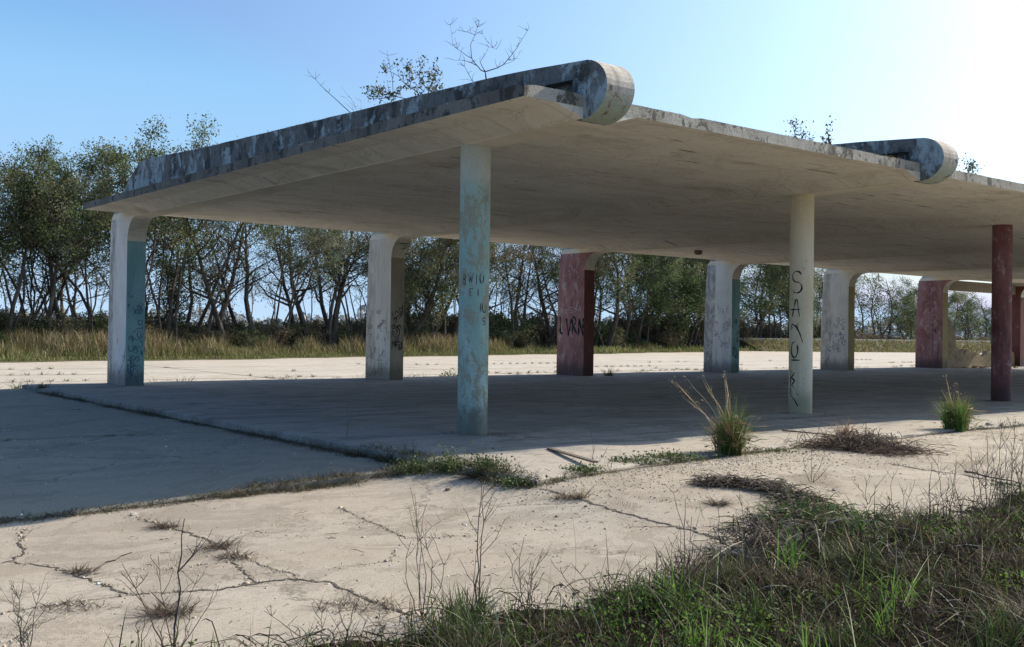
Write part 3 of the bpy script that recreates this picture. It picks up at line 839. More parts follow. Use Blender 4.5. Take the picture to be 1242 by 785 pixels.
# ------------------------------------------------------------------ trees
LEAFC = {'olive': [(0.095, 0.13, 0.05), (0.14, 0.17, 0.068), (0.065, 0.09, 0.035), (0.18, 0.175, 0.085)],
         'green': [(0.065, 0.105, 0.035), (0.095, 0.14, 0.05), (0.045, 0.075, 0.028), (0.13, 0.155, 0.07)],
         'brown': [(0.14, 0.11, 0.06), (0.10, 0.095, 0.045), (0.18, 0.14, 0.085)],
         'pale': [(0.15, 0.17, 0.095), (0.11, 0.13, 0.065), (0.2, 0.2, 0.13)]}

def grow(seed, H, stems=2, lean=0.18, low=0.4, nbr=13, sub=5, twig=3, blen=0.33, r0=0.13, leaf_n=5, leaf_s=0.15, spread=0.28, wob=0.12, upb=0.5, bark_split=False):
    rg = np.random.default_rng(seed); mb = MB(); LP = []; tw = MB()
    def path(p, d, L, n, wb, lift):
        P = [p.copy()]; d = d / np.linalg.norm(d)
        for k in range(n):
            d = d + rg.normal(size=3) * wb; d[2] += lift; d = d / np.linalg.norm(d); P.append(P[-1] + d * L / n)
        return P
    for s in range(stems):
        a = rg.uniform(0, 6.28); b = np.array([math.cos(a), math.sin(a), 0]) * (0.12 + 0.25 * (stems > 1)) * rg.uniform(.5, 1.2)
        d = np.array([math.cos(a) * lean * rg.uniform(.4, 1.6), math.sin(a) * lean * rg.uniform(.4, 1.6), 1.0])
        h = H * rg.uniform(.82, 1.0); rs = r0 * rg.uniform(.6, 1.1) * (1.15 if s == 0 else 0.8)
        b[2] = -0.15
        P = path(b, d, h, 12, wob, 0.05)
        mb.tube(P, [rs * (1 - 0.86 * (k / 12) ** 0.9) * (1.35 if k == 0 else 1) for k in range(13)], 7)
        for q in range(nbr):
            t = low + (0.98 - low) * (q + rg.uniform(0, 1)) / nbr
            k = min(int(t * 12), 11); base = P[k] + (P[k + 1] - P[k]) * (t * 12 - k)
            ax = P[k + 1] - P[k]; ax = ax / np.linalg.norm(ax)
            az = rg.uniform(0, 6.28); out = np.array([math.cos(az), math.sin(az), 0.0])
            bl = H * blen * rg.uniform(.5, 1.15) * (1.15 - 0.6 * (t - low) / (1 - low))
            B = path(base, out * rg.uniform(.7, 1.2) + ax * upb, bl, 6, 0.17, 0.04)
            br = rs * (1 - 0.8 * t) * rg.uniform(.3, .55) + 0.012
            mb.tube(B, [br * (1 - 0.8 * z / 6) for z in range(7)], 5)
            for w_ in range(sub):
                tt = rg.uniform(.25, 1.0); k2 = min(int(tt * 6), 5); b2 = B[k2] + (B[k2 + 1] - B[k2]) * (tt * 6 - k2)
                dd = (B[k2 + 1] - B[k2]); dd = dd / np.linalg.norm(dd) + rg.normal(size=3) * 0.7
                T = path(b2, dd, bl * rg.uniform(.22, .5), 4, 0.2, 0.05)
                mb.tube(T, [0.014, 0.011, 0.009, 0.006, 0.004], 3)
                LP.append((T[2], 0.7)); LP.append((T[4], 1.0)); LP.append((T[3], 1.0))
                for x_ in range(twig):
                    tb = T[rg.integers(1, 5)]
                    U = path(tb, dd + rg.normal(size=3) * 0.9, bl * rg.uniform(.10, .25), 2, 0.2, 0.03)
                    mb.tube(U, [0.009, 0.007, 0.004], 3); LP.append((U[2], 1.0)); LP.append((U[1], 0.8))
    C = []
    for p_, wgt in LP:
        k = rg.poisson(leaf_n * wgt)
        if k: C.append(p_ + rg.normal(size=(k, 3)) * spread * np.array([1, 1, 0.8]))
    C = np.concatenate(C) if C else np.zeros((0, 3))
    return mb, C, rg

PROTO = {}
def proto(key, palette, bark='bark', leafsize=0.15, **kw):
    mb, C, rg = grow(**kw)
    e = empty(key_name(key)); tr = mb.build('trunk', M[bark], e)
    if len(C):
        # clumps carry their own tint so that the crown breaks into lighter and darker sprays
        pal = np.array(LEAFC[palette]); ph = np.floor(C * 1.1).astype(int)
        hsh = (ph[:, 0] * 73856093 ^ ph[:, 1] * 19349663 ^ ph[:, 2] * 83492791) % 97 / 97.0
        col = pal[(hsh * len(pal)).astype(int)] * rg.uniform(.7, 1.35, (len(C), 1))
        V, F, Cc = leaves(C, rg.uniform(.6, 1.4, len(C)) * leafsize, col, rg, 0.55)
        np_mesh('crown', V, F, Cc, M['leaf'], e)
    PROTO[key] = [e, False]
    return e
def key_name(k): return {'shrub': 'shrub', 'vine': 'shrub'}.get(k[0], 'tree')

def copy_tree(o):
    c = o.copy(); COL.objects.link(c)
    for k in ('label', 'category', 'group'):
        if k in c: del c[k]
    for ch in o.children:
        d = ch.copy(); COL.objects.link(d); d.parent = c
    return c

def place(key, loc, rz, sc, sx=1.0):
    e, used = PROTO[key]
    o = e if not used else copy_tree(e)
    PROTO[key][1] = True
    o.location = tuple(float(c) for c in loc); o.rotation_euler = (0, 0, rz); o.scale = (sc * sx, sc * sx, sc)
    return o

KINDS = {'open': 'slender olive leaved tree', 'bare': 'nearly leafless dark tree', 'dense': 'bushy low branched evergreen tree',
         'oak': 'broad evergreen tree with leaning limbs', 'far': 'distant thin leaved tree', 'shrub': 'tangled dark shrub', 'vine': 'leafy olive brown shrub', 'brush': 'brown twiggy bush'}
for s in range(4): proto(('open', s), ['olive', 'olive', 'brown', 'pale'][s], seed=40 + s, H=11.5, stems=[3, 3, 2, 4][s], lean=0.2, low=0.5, nbr=11, sub=6, twig=3, leaf_n=5.4, leafsize=0.12, spread=0.2, r0=0.12, blen=0.27)
for s in range(3): proto(('bare', s), 'olive', seed=60 + s, H=11, stems=[1, 2, 1][s], lean=0.12, low=0.3, nbr=15, sub=6, twig=4, leaf_n=1.0, leafsize=0.12, spread=0.2, r0=0.20, blen=0.34, wob=0.10)
for s in range(3): proto(('dense', s), ['green', 'green', 'pale'][s], seed=80 + s, H=10.5, stems=3, lean=0.22, low=0.2, nbr=15, sub=7, twig=2, leaf_n=7.5, leafsize=0.14, spread=0.3, r0=0.12, blen=0.30)
for s in range(2): proto(('oak', s), ['green', 'olive'][s], seed=90 + s, H=10.5, stems=2, lean=0.35, low=0.28, nbr=14, sub=7, twig=2, leaf_n=7.0, leafsize=0.135, spread=0.26, r0=0.2, blen=0.36, wob=0.16)
for s in range(2): proto(('far', s), 'olive', seed=95 + s, H=10, stems=2, lean=0.2, low=0.2, nbr=14, sub=5, twig=3, leaf_n=1.5, leafsize=0.2, spread=0.3, r0=0.16, blen=0.36)
for s in range(3): proto(('shrub', s), ['brown', 'olive', 'brown'][s], seed=70 + s, H=2.3, stems=9, lean=0.7, low=0.1, nbr=9, sub=4, twig=2, leaf_n=1.5, leafsize=0.10, spread=0.12, r0=0.022, blen=0.4)
for s in range(2): proto(('vine', s), ['olive', 'brown'][s], seed=75 + s, H=1.9, stems=8, lean=0.8, low=0.05, nbr=9, sub=4, twig=2, leaf_n=3.0, leafsize=0.11, spread=0.13, r0=0.02, blen=0.4)

GAPS = [(-9999, 0, 'beyond the left edge of the paving'), (0, 132, 'left of the white and teal pier'), (132, 300, 'just right of the white and teal pier'), (300, 462, 'left of the bare grey and cream pier'),
        (462, 575, 'between the cream pier and the teal column'), (575, 700, 'between the teal column and the red pier'), (700, 875, 'right of the red pier with black graffiti'),
        (875, 1000, 'behind the cream graffiti column'), (1000, 1130, 'between the stained cream pier and the far red pier'), (1130, 1260, 'beyond the broken brick wall'), (1260, 99999, 'beyond the far end of the canopy')]
def gap_of(P):
    u, v, z = uv_of(np.array([P]))
    for a, b, t in GAPS:
        if a <= u[0] < b: return t
rr = random.Random(31)
def verge_dist(u):
    r_ = ray(u, 400); r2 = r_[:2] / np.linalg.norm(r_[:2])
    for d_ in np.arange(30, 240, .5):
        if CAM[1] + r2[1] * d_ > verge_y(CAM[0] + r2[0] * d_): return float(d_)
    return 240.0
def put(kind, u, dist, sc, sx=1.0, var=None, rz=None):
    """tree whose foot is seen at photo column u, dist metres away"""
    r = ray(u, 400); r2 = r[:2] / np.linalg.norm(r[:2]); dist = max(dist, verge_dist(u) + (7.5 if kind in ('shrub', 'vine') else 8.5)); P = CAM[:2] + r2 * dist
    n_ = sum(1 for k in PROTO if k[0] == kind)
    o = place((kind, rr.randrange(n_) if var is None else var), (P[0], P[1], -0.05), rr.uniform(0, 6.28) if rz is None else rz, sc, sx)
    lab = KINDS[kind] + ' ' + gap_of((P[0], P[1], 0))
    tag(o, lab, 'shrub' if kind in ('shrub', 'vine', 'brush') else 'tree', ('shrubs below the trees' if kind in ('shrub', 'vine') else 'trees beyond the grass verge'))
    return o
proto(('pole', 0), 'olive', seed=201, H=9.5, stems=2, lean=0.12, low=0.45, nbr=9, sub=4, twig=3, leaf_n=0.9, leafsize=0.11, spread=0.2, r0=0.075, blen=0.22)
proto(('pole', 1), 'brown', 'pale_bark', seed=202, H=8.5, stems=1, lean=0.18, low=0.4, nbr=9, sub=4, twig=3, leaf_n=0.5, leafsize=0.11, spread=0.2, r0=0.07, blen=0.24)
proto(('pole', 2), 'olive', seed=203, H=9, stems=3, lean=0.16, low=0.5, nbr=8, sub=4, twig=3, leaf_n=1.6, leafsize=0.11, spread=0.2, r0=0.065, blen=0.2)
KINDS['pole'] = 'thin bare stemmed young tree'
# left group: tall, leafy tops over bare stems
for u, d, k, s in [(-150, 62, 'open', 1.05), (-90, 58, 'dense', 1.0), (-45, 64, 'open', 1.1), (8, 60, 'open', 1.03), (40, 66, 'open', 1.05), (62, 59, 'open', 1.0), (92, 63, 'bare', 1.0), (112, 60, 'open', 1.0), (135, 66, 'open', 1.1),
                   (168, 61, 'open', 1.08), (205, 63, 'open', 1.2), (228, 67, 'open', 1.28), (250, 60, 'bare', .95), (182, 70, 'dense', .9), (20, 72, 'open', 1.1), (78, 74, 'oak', 1.0),
                   (278, 62, 'bare', 1.0), (318, 62, 'bare', 1.05), (330, 68, 'open', .9), (372, 62, 'bare', 1.0), (395, 60, 'bare', 1.1), (412, 64, 'bare', 1.0), (432, 67, 'open', .9), (298, 72, 'bare', .9), (355, 74, 'bare', .95),
                   (455, 64, 'open', 1.0), (488, 68, 'oak', 1.0), (512, 66, 'oak', .95), (535, 70, 'open', 1.0), (552, 72, 'bare', 1.0), (575, 70, 'open', 1.0), (500, 76, 'dense', .9),
                   (600, 70, 'bare', 1.0), (612, 75, 'open', 1.05), (632, 72, 'bare', 1.05), (645, 80, 'open', 1.0), (662, 76, 'bare', 1.0), (678, 74, 'bare', 1.05), (690, 82, 'open', 1.0),
                   (712, 82, 'oak', 1.1), (735, 84, 'oak', 1.1), (752, 90, 'bare', 1.1), (770, 86, 'dense', 1.1), (792, 88, 'dense', 1.15), (812, 92, 'dense', 1.1), (832, 88, 'oak', 1.15), (852, 92, 'dense', 1.15), (780, 98, 'open', 1.2), (825, 100, 'dense', 1.2),
                   (872, 95, 'dense', 1.2), (905, 96, 'oak', 1.2), (925, 100, 'oak', 1.25), (945, 98, 'dense', 1.2), (962, 104, 'dense', 1.2), (985, 108, 'open', 1.1), (990, 120, 'dense', .9),
                   (1042, 150, 'far', 1.0), (1060, 140, 'far', 1.1), (1078, 135, 'far', 1.12), (1092, 150, 'dense', .75), (1100, 140, 'far', 1.0), (1112, 145, 'dense', .95), (1130, 150, 'oak', .9),
                   (1158, 150, 'far', 1.05), (1170, 145, 'far', 1.0), (1182, 160, 'dense', .85), (1192, 150, 'far', 1.1), (1204, 150, 'dense', .8), (1235, 155, 'far', 1.0), (1290, 160, 'dense', .9), (1350, 160, 'far', 1.0)]:
    put(k, u, d, s)
for u in list(np.arange(-150, 130, 17.0)) + list(np.arange(190, 440, 24.0)) + list(np.arange(480, 700, 10.0)) + list(np.arange(715, 870, 16.0)):
    put('pole', u + rr.uniform(-6, 6), verge_dist(u) + rr.uniform(8, 22), rr.uniform(.8, 1.15))
for u in list(np.arange(-150, 125, 16.0)) + list(np.arange(190, 436, 30.0)) + list(np.arange(480, 700, 15.0)) + list(np.arange(712, 1010, 13.0)):
    put('vine', u + rr.uniform(-6, 6), verge_dist(u) + rr.uniform(9, 18), rr.uniform(1.0, 1.4) if u < 440 else rr.uniform(1.2, 2.0), 1.0)
u = -200
while u < 1030:
    d = 56 + 6 * rr.random() + max(0, (u - 480)) * 0.075
    for kk in range(2):
        put('shrub' if rr.random() < .75 else 'vine', u + rr.uniform(-8, 8), verge_dist(u) + rr.uniform(8, 17), rr.uniform(.6, 1.1), 1.15)
    u += rr.uniform(11, 20)
u = 1035
while u < 1300:
    put('shrub', u, 128 + rr.uniform(-4, 10), rr.uniform(.8, 1.2), 1.5); u += rr.uniform(10, 18)

# far-off wood closing the horizon
rg = np.random.default_rng(12)
ang = rg.uniform(-math.radians(75), math.radians(75), 26000)
base = YAW * -1.0
dist = rg.uniform(260, 330, len(ang))
hd = np.stack([np.sin(ang + math.radians(38.4)), np.cos(ang + math.radians(38.4))], 1)
top = 5.0 + 1.2 * np.sin(ang * 37) + .8 * np.sin(ang * 91 + 1) + .5 * np.sin(ang * 211)
zz = rg.uniform(-0.3, 1, len(ang)) ** 1.0 * np.clip(top, 2, 10)
C = np.stack([CAM[0] + hd[:, 0] * dist, CAM[1] + hd[:, 1] * dist, np.clip(zz, 0.0, 12)], 1)
V, F, Cc = leaves(C, rg.uniform(1.0, 2.4, len(C)), pick(rg, len(C), [(0.30, 0.32, 0.33), (0.25, 0.28, 0.29), (0.35, 0.35, 0.35)], jit=.15), rg, 0.8)  # distance haze put into the leaf colours as pale greys
tag(np_mesh('far_wood', V, F, Cc, M['leaf']), 'low grey line of far off woods along the horizon', 'wood', kind='stuff')

# ------------------------------------------------------------------ grass verge
rg = np.random.default_rng(22)
n = 90000
x = rg.uniform(-30, 62, n); dy = rg.uniform(0, 1, n) ** 1.1 * 12
y = verge_y(x) + dy + 0.1
tall = sm((dy - 0.7) / 2.5) * (0.35 + 0.65 * sm((np.sin(0.5 * x + 0.9 * dy) + np.sin(1.7 * x - dy) * .8 + np.sin(0.23 * x) + 1.2) / 2.4))
tall *= np.where(x > 40, 0.5, 1.0) * np.where(x < 4, 0.6, 1.0)
h = 0.16 + rg.uniform(.5, 1.1, n) * 1.4 * tall
dry = (rg.uniform(0, 1, n) < 0.25 + 0.6 * tall)
col = np.where(dry[:, None], pick(rg, n, [(0.40, 0.30, 0.16), (0.30, 0.20, 0.11), (0.20, 0.12, 0.07), (0.50, 0.43, 0.27), (0.14, 0.09, 0.055)], jit=.3), pick(rg, n, [(0.13, 0.16, 0.045), (0.10, 0.13, 0.04), (0.20, 0.20, 0.07)]))
gcol = pick(rg, n, [(0.12, 0.14, 0.045), (0.16, 0.15, 0.06), (0.09, 0.10, 0.04)])
tip = col
basec = np.where(dry[:, None], 0.25 * col + 0.75 * gcol, col)
B = np.stack([x, y, np.full(n, -0.10)], 1)
V, F, Cc = blades(B, h, rg.uniform(.02, .045, n), rg.uniform(0, .3, n), rg.uniform(0, .5, n), basec, rg, tip)
tag(np_mesh('tall_grass', V, F, Cc, M['grass']), 'tall straw coloured grass strip growing beyond the back paving', 'grass', kind='stuff')
n = 32000
x = rg.uniform(40, 130, n); dy = rg.uniform(0, 1, n) ** 1.3 * 32
y = verge_y(x) + dy + 0.1
h = rg.uniform(.12, .42, n) * (1 + 0.8 * (np.sin(.4 * x + .5 * dy) > .3))
col = pick(rg, n, [(0.16, 0.20, 0.05), (0.22, 0.23, 0.08), (0.34, 0.29, 0.15), (0.12, 0.15, 0.045)])
V, F, Cc = blades(np.stack([x, y, np.full(n, -0.10)], 1), h, rg.uniform(.04, .08, n), rg.uniform(0, .4, n), rg.uniform(0, .6, n), col, rg)
tag(np_mesh('short_grass', V, F, Cc, M['grass']), 'short green grass beyond the back paving on the right', 'grass', kind='stuff')

# pale concrete kerb far off beyond the grass on the right
mb = MB()
P0 = CAM[:2] + ray(880, 400)[:2] / np.linalg.norm(ray(880, 400)[:2]) * 118; P1 = CAM[:2] + ray(1330, 400)[:2] / np.linalg.norm(ray(1330, 400)[:2]) * 150
d = (P1 - P0) / np.linalg.norm(P1 - P0); nn = np.array([-d[1], d[0]])
c4 = [P0 - nn * 3, P1 - nn * 3, P1 + nn * 3, P0 + nn * 3]
def trap(off0, off1, z0, z1):
    q = [P0 - nn * off0, P1 - nn * off0, P1 + nn * off0, P0 + nn * off0]; t = [P0 - nn * off1, P1 - nn * off1, P1 + nn * off1, P0 + nn * off1]
    return [(p[0], p[1], z0) for p in q] + [(p[0], p[1], z1) for p in t], [(4, 5, 6, 7), (0, 1, 5, 4), (1, 2, 6, 5), (2, 3, 7, 6), (3, 0, 4, 7)]
mb = MB(); mb.add(*trap(9, 3.2, -0.4, 1.0)); tag(mb.build('bank', M['field']), kind='structure')
mb = MB(); mb.add(*trap(3.0, 2.9, 0.99, 1.18)); tag(mb.build('far_road', M['apron']), kind='structure')
rgb = np.random.default_rng(3); n = 9000
t = rgb.uniform(0, 1, n)[:, None]; B = P0 * (1 - t) + P1 * t - nn * rgb.uniform(3.2, 9, n)[:, None]
hz = np.interp(np.abs((B - P0) @ nn), [3.2, 9], [.98, -.35])
V, F, Cc = blades(np.column_stack([B, hz]), rgb.uniform(.15, .5, n), rgb.uniform(.06, .12, n), rgb.uniform(0, .4, n), rgb.uniform(0, .6, n), pick(rgb, n, [(0.30, 0.25, 0.12), (0.16, 0.18, 0.06), (0.22, 0.17, 0.10)]), rgb)
tag(np_mesh('bank_grass', V, F, Cc, M['grass']), 'rough grass on the low bank far off at right', 'grass', kind='stuff')

# ------------------------------------------------------------------ foreground planting
# boundary of the overgrown corner, in plan
BND = np.array([at(u, v)[:2] for u, v in [(300, 800), (420, 778), (520, 762), (640, 742), (720, 722), (800, 712), (860, 690), (905, 668), (960, 652), (1020, 648), (1080, 650), (1130, 636), (1180, 618), (1242, 602), (1330, 596), (1500, 590)]])
ub = np.array([300, 420, 520, 640, 720, 800, 860, 905, 960, 1020, 1080, 1130, 1180, 1242, 1330, 1500]); vb = np.array([800, 778, 762, 742, 722, 712, 690, 668, 652, 648, 650, 636, 618, 602, 596, 590])
def edge_margin(x, y):
    """signed plan distance into the overgrown corner (positive inside), wobbled"""
    d = np.full(len(x), 1e9); inside = np.zeros(len(x), bool)
    for a, b in zip(BND[:-1], BND[1:]):
        ab = b - a; L = ab @ ab
        t = np.clip(((x - a[0]) * ab[0] + (y - a[1]) * ab[1]) / L, 0, 1)
        dd = np.hypot(x - a[0] - ab[0] * t, y - a[1] - ab[1] * t); cr = (ab[0] * (y - a[1]) - ab[1] * (x - a[0]))
        closer = dd < d; d = np.where(closer, dd, d); inside = np.where(closer, cr < 0, inside)
    wob = 0.10 * np.sin(5.1 * x + 2 * y) + 0.08 * np.sin(9.3 * y - 4 * x) + 0.06 * np.sin(17 * x + 13 * y)
    return np.where(inside, d, -d) + wob
def sample_patch(n, rng, margin=0.0):
    xs_, ys_ = [], []
    got = 0
    while got < n:
        x = rng.uniform(-10.5, 6.0, n * 2); y = rng.uniform(-15.5, -5.0, n * 2)
        m = edge_margin(x, y); r2 = np.hypot(x - CAM[0], y - CAM[1])
        ok = (m > margin) & (r2 > 2.6) & (rng.uniform(0, 1, len(x)) < np.clip(7.0 / r2, .25, 1))
        xs_.append(x[ok]); ys_.append(y[ok]); got += ok.sum()
    return np.concatenate(xs_)[:n], np.concatenate(ys_)[:n]
# soil under the growth
gx = np.linspace(-10.5, 6.0, 150); gy = np.linspace(-15.8, -5.0, 110)
GX, GY = np.meshgrid(gx, gy, indexing='ij'); mg = edge_margin(GX.ravel(), GY.ravel()).reshape(GX.shape)
def patch_z(x, y):
    m = edge_margin(np.atleast_1d(x), np.atleast_1d(y)); return fore_z(np.atleast_1d(x), np.atleast_1d(y)) + np.clip(m * 0.12, -0.02, 0.07)
PZ = patch_z(GX.ravel(), GY.ravel()); V = np.stack([GX.ravel(), GY.ravel(), PZ], 1)
ny = len(gy); ii = (np.arange(len(gx) - 1)[:, None] * ny + np.arange(ny - 1)[None]).ravel(); F = np.stack([ii, ii + ny, ii + ny + 1, ii + 1], 1)
keep = (mg.ravel()[F] > -0.06).any(1)
tag(np_mesh('soil', V, [F[keep]], None, M['soil']), kind='structure')

rg = np.random.default_rng(77)
def tone(x, y): return np.sin(2.1 * x + 1.3 * y) + np.sin(3.7 * y - 1.9 * x + 2) + 0.7 * np.sin(6.1 * x + 5 * y)
n = 42000
x, y = sample_patch(n, rg, 0.03); m = edge_margin(x, y); tn = tone(x, y)
g_on = rg.uniform(0, 1, n) < (0.45 + 0.17 * tn)
col = np.where(g_on[:, None], pick(rg, n, [(0.06, 0.10, 0.022), (0.09, 0.14, 0.03), (0.04, 0.065, 0.018), (0.17, 0.25, 0.06)]), pick(rg, n, [(0.09, 0.068, 0.042), (0.06, 0.045, 0.03), (0.04, 0.03, 0.02), (0.28, 0.23, 0.15)], p=[.33, .33, .28, .06]))
h = rg.gamma(2.2, 0.045, n) * (0.55 + 0.5 * sm((m + .1) / .5)) + 0.03
pr = [blades(np.stack([x, y, patch_z(x, y) - 0.01], 1), h, rg.uniform(.003, .010, n), rg.uniform(0, .7, n), rg.uniform(0, 1.1, n), col, rg)]
cx_, cy_ = sample_patch(260, rg, 0.10)
for a, b in zip(cx_, cy_):                           # tussocks
    k = rg.integers(90, 220); R_ = rg.uniform(.06, .2)
    xx = a + rg.normal(size=k) * R_ * .6; yy = b + rg.normal(size=k) * R_ * .6; live = rg.uniform() < .42
    cc = pick(rg, k, [(0.04, 0.068, 0.017), (0.06, 0.095, 0.024), (0.10, 0.14, 0.04), (0.07, 0.055, 0.03)] if live else [(0.10, 0.075, 0.047), (0.055, 0.042, 0.028), (0.17, 0.135, 0.085)])
    pr.append(blades(np.stack([xx, yy, patch_z(xx, yy) - .01], 1), rg.uniform(.3, 1.1, k) * rg.uniform(.14, .34), rg.uniform(.004, .010, k), rg.uniform(0, .55, k), rg.uniform(0, 1.0, k), cc, rg))
cx_, cy_ = sample_patch(46, rg, 0.15)
for a, b in zip(cx_, cy_):                           # fresh bright shoots
    k = rg.integers(14, 46); xx = a + rg.normal(size=k) * .06; yy = b + rg.normal(size=k) * .06
    pr.append(blades(np.stack([xx, yy, patch_z(xx, yy) - .01], 1), rg.uniform(.4, 1.1, k) * rg.uniform(.16, .36), rg.uniform(.006, .013, k), rg.uniform(0, .35, k), rg.uniform(0, .8, k), pick(rg, k, [(0.17, 0.30, 0.045), (0.22, 0.36, 0.07), (0.12, 0.22, 0.035)]), rg))
k = 1500; xx, yy = sample_patch(k, rg, -.02)          # pale dry straws
pr.append(blades(np.stack([xx, yy, patch_z(xx, yy) - .01], 1), rg.gamma(4, .055, k) + .06, rg.uniform(.003, .007, k), rg.uniform(0, .8, k), rg.uniform(-.3, .9, k), pick(rg, k, [(0.46, 0.39, 0.26), (0.36, 0.29, 0.19), (0.55, 0.49, 0.36)]), rg))
V, F, Cc = merge(pr)
tag(np_mesh('grass_patch', V, F, Cc, M['grass']), 'mixed green and dead grass covering the near right corner', 'grass', kind='stuff')
n = 13000                                           # flattened dead stems
x, y = sample_patch(n, rg, -0.12); 
col = pick(rg, n, [(0.07, 0.050, 0.034), (0.035, 0.026, 0.018), (0.14, 0.105, 0.07), (0.02, 0.015, 0.011), (0.42, 0.36, 0.26)], p=[.27, .34, .10, .24, .05])
V, F, Cc = arches(np.stack([x, y, patch_z(x, y) + rg.uniform(0, .05, n)], 1), rg.uniform(.08, .38, n), np.abs(rg.normal(0, .05, n)) + .01, rg.uniform(.003, .008, n), col, rg, curl=1.1)
tag(np_mesh('dry_thatch', V, F, Cc, M['dry']), 'flattened brown dead stems matted between the green growth', 'thatch', kind='stuff')
n = 62000                                           # low broad-leaved growth: small leaves held at different heights
x, y = sample_patch(n * 2, rg, 0.04); tn = np.sin(1.7 * x - 1.1 * y + .5) + np.sin(2.9 * y + 1.1 * x) + .6 * np.sin(5 * x) + .5 * np.sin(9 * y + 4 * x)
ok = rg.uniform(0, 1, len(x)) < np.clip(.12 + .5 * tn, 0.05, 1); x, y = x[ok][:n], y[ok][:n]; tn = tn[ok][:n]; n = len(x)
hh = rg.beta(1.3, 2.2, n) * np.clip(.07 + .06 * tn, .04, .20)
lit_ = np.clip(tn * .5, 0, 1)[:, None] * rg.uniform(.3, 1, (n, 1))
col = pick(rg, n, [(0.05, 0.085, 0.02), (0.07, 0.12, 0.025), (0.035, 0.06, 0.016)]) * (1 - lit_) + pick(rg, n, [(0.15, 0.27, 0.04), (0.20, 0.32, 0.055), (0.10, 0.19, 0.03)]) * lit_
V, F, Cc = leaves(np.stack([x, y, patch_z(x, y) + .005 + hh], 1), rg.uniform(.010, .030, n), col, rg, 0.75)
tag(np_mesh('clover_patch', V, F, Cc, M['clover']), 'bright green clover growing low among dead stems at near right', 'ground cover', kind='stuff')
n = 26000                                           # brown curled dead leaves and seed heads
x, y = sample_patch(n, rg, -0.05); hh = rg.beta(1.2, 2.5, n) * .16
V, F, Cc = leaves(np.stack([x, y, patch_z(x, y) + hh], 1), rg.uniform(.008, .026, n), pick(rg, n, [(0.11, 0.075, 0.045), (0.06, 0.042, 0.028), (0.17, 0.12, 0.075), (0.035, 0.026, 0.018), (0.34, 0.28, 0.19)], p=[.28, .3, .15, .23, .04]), rg, 0.6)
tag(np_mesh('dead_leaves', V, F, Cc, M['dry']), 'brown curled dead leaves and seed heads caught in the near growth', 'dead leaves', kind='stuff')

# gravel and shell bits
rg = np.random.default_rng(5); pts = []; sizes = []
for Q, w in CR_PTS:
    Q = np.array(Q); k = int(len(Q) * 1.5); i = rg.integers(0, len(Q), k); q = Q[i] + rg.normal(size=(k, 3)) * np.array([.022, .022, 0]); pts.append(q); sizes.append(rg.gamma(1.6, .0028, k) + .0015)
k = 3200; x = rg.uniform(-9, 14, k); y = rg.uniform(-11, -2.4, k); pts.append(np.stack([x, y, 0 * x], 1)); sizes.append(rg.gamma(2, .0013, k) + .0015)
k = 4200; x = rg.normal(0.5, 2.6, k); y = plat_y(x) - .1 - np.abs(rg.normal(0, .8, k)); pts.append(np.stack([x, y, 0 * x], 1)); sizes.append(rg.gamma(2, .0018, k) + .002)
k = 500; x = rg.uniform(-9, PX0, k); y = rg.uniform(-2.3, 8, k); pts.append(np.stack([x, y, 0 * x], 1)); sizes.append(rg.gamma(2, .0025, k) + .002)
P = np.concatenate(pts); sz_ = np.concatenate(sizes); n = len(P)
P[:, 2] = [gz(a, b) for a, b in P[:, :2]]
oc = np.array([(1, 0, .3), (0, 1, .3), (-1, 0, .3), (0, -1, .3), (.1, .1, 1.0)])
V = P[:, None] + oc[None] * sz_[:, None, None] * rg.uniform(.6, 1.4, (n, 5, 1)) + np.array([0, 0, 0.002])
o5 = (np.arange(n) * 5)[:, None]
low = V.copy(); low[:, :4, 2] = P[:, None, 2] - 0.002
VV = np.concatenate([V, low[:, :4]], 1); o9 = (np.arange(n) * 9)[:, None]
tri = np.concatenate([o9 + np.array(t) for t in ((0, 1, 4), (1, 2, 4), (2, 3, 4), (3, 0, 4))])
qd = np.concatenate([o9 + np.array(t) for t in ((5, 6, 1, 0), (6, 7, 2, 1), (7, 8, 3, 2), (8, 5, 0, 3))])
col = np.repeat(pick(rg, n, [(0.42, 0.34, 0.25), (0.35, 0.28, 0.205), (0.60, 0.55, 0.48), (0.27, 0.21, 0.15)], p=[.42, .32, .15, .11]), 9, axis=0)
tag(np_mesh('gravel', VV.reshape(-1, 3), [tri, qd], col, M['stone']), 'loose gravel and shell bits scattered over the near paving', 'gravel', kind='stuff')

rg = np.random.default_rng(91); n = 1500
x = rg.uniform(-9.5, 26, n); y = rg.uniform(-4.4, 15, n); ok = (rg.uniform(0, 1, n) < np.where(x < PX0, .9, np.exp(-(y + 4) / 3.0) + .08)); x, y = x[ok], y[ok]
aa = rg.uniform(0, 6.28, 420); rd_ = .24 + np.abs(rg.normal(0, .16, 420)); ci = rg.integers(0, 4, 420)
px_ = np.concatenate([S * rg.integers(0, 6, 500) + np.where(rg.uniform(0, 1, 500) < .6, -.26 - np.abs(rg.normal(0, .12, 500)), rg.uniform(-.3, .3, 500))])
py_ = np.where(px_ % S > S - .25, rg.uniform(14.5, 16.1, 500), 14.58 - np.abs(rg.normal(0, .14, 500)))
x = np.concatenate([x, ci * S + rd_ * np.cos(aa), px_]); y = np.concatenate([y, rd_ * np.sin(aa), py_]); n = len(x)
V, F, Cc = leaves(np.stack([x, y, [gz(a, b) + .004 for a, b in zip(x, y)]], 1), rg.uniform(.015, .05, n), pick(rg, n, [(0.10, 0.07, 0.045), (0.055, 0.042, 0.03), (0.20, 0.15, 0.10), (0.35, 0.30, 0.24)]), rg, .5)
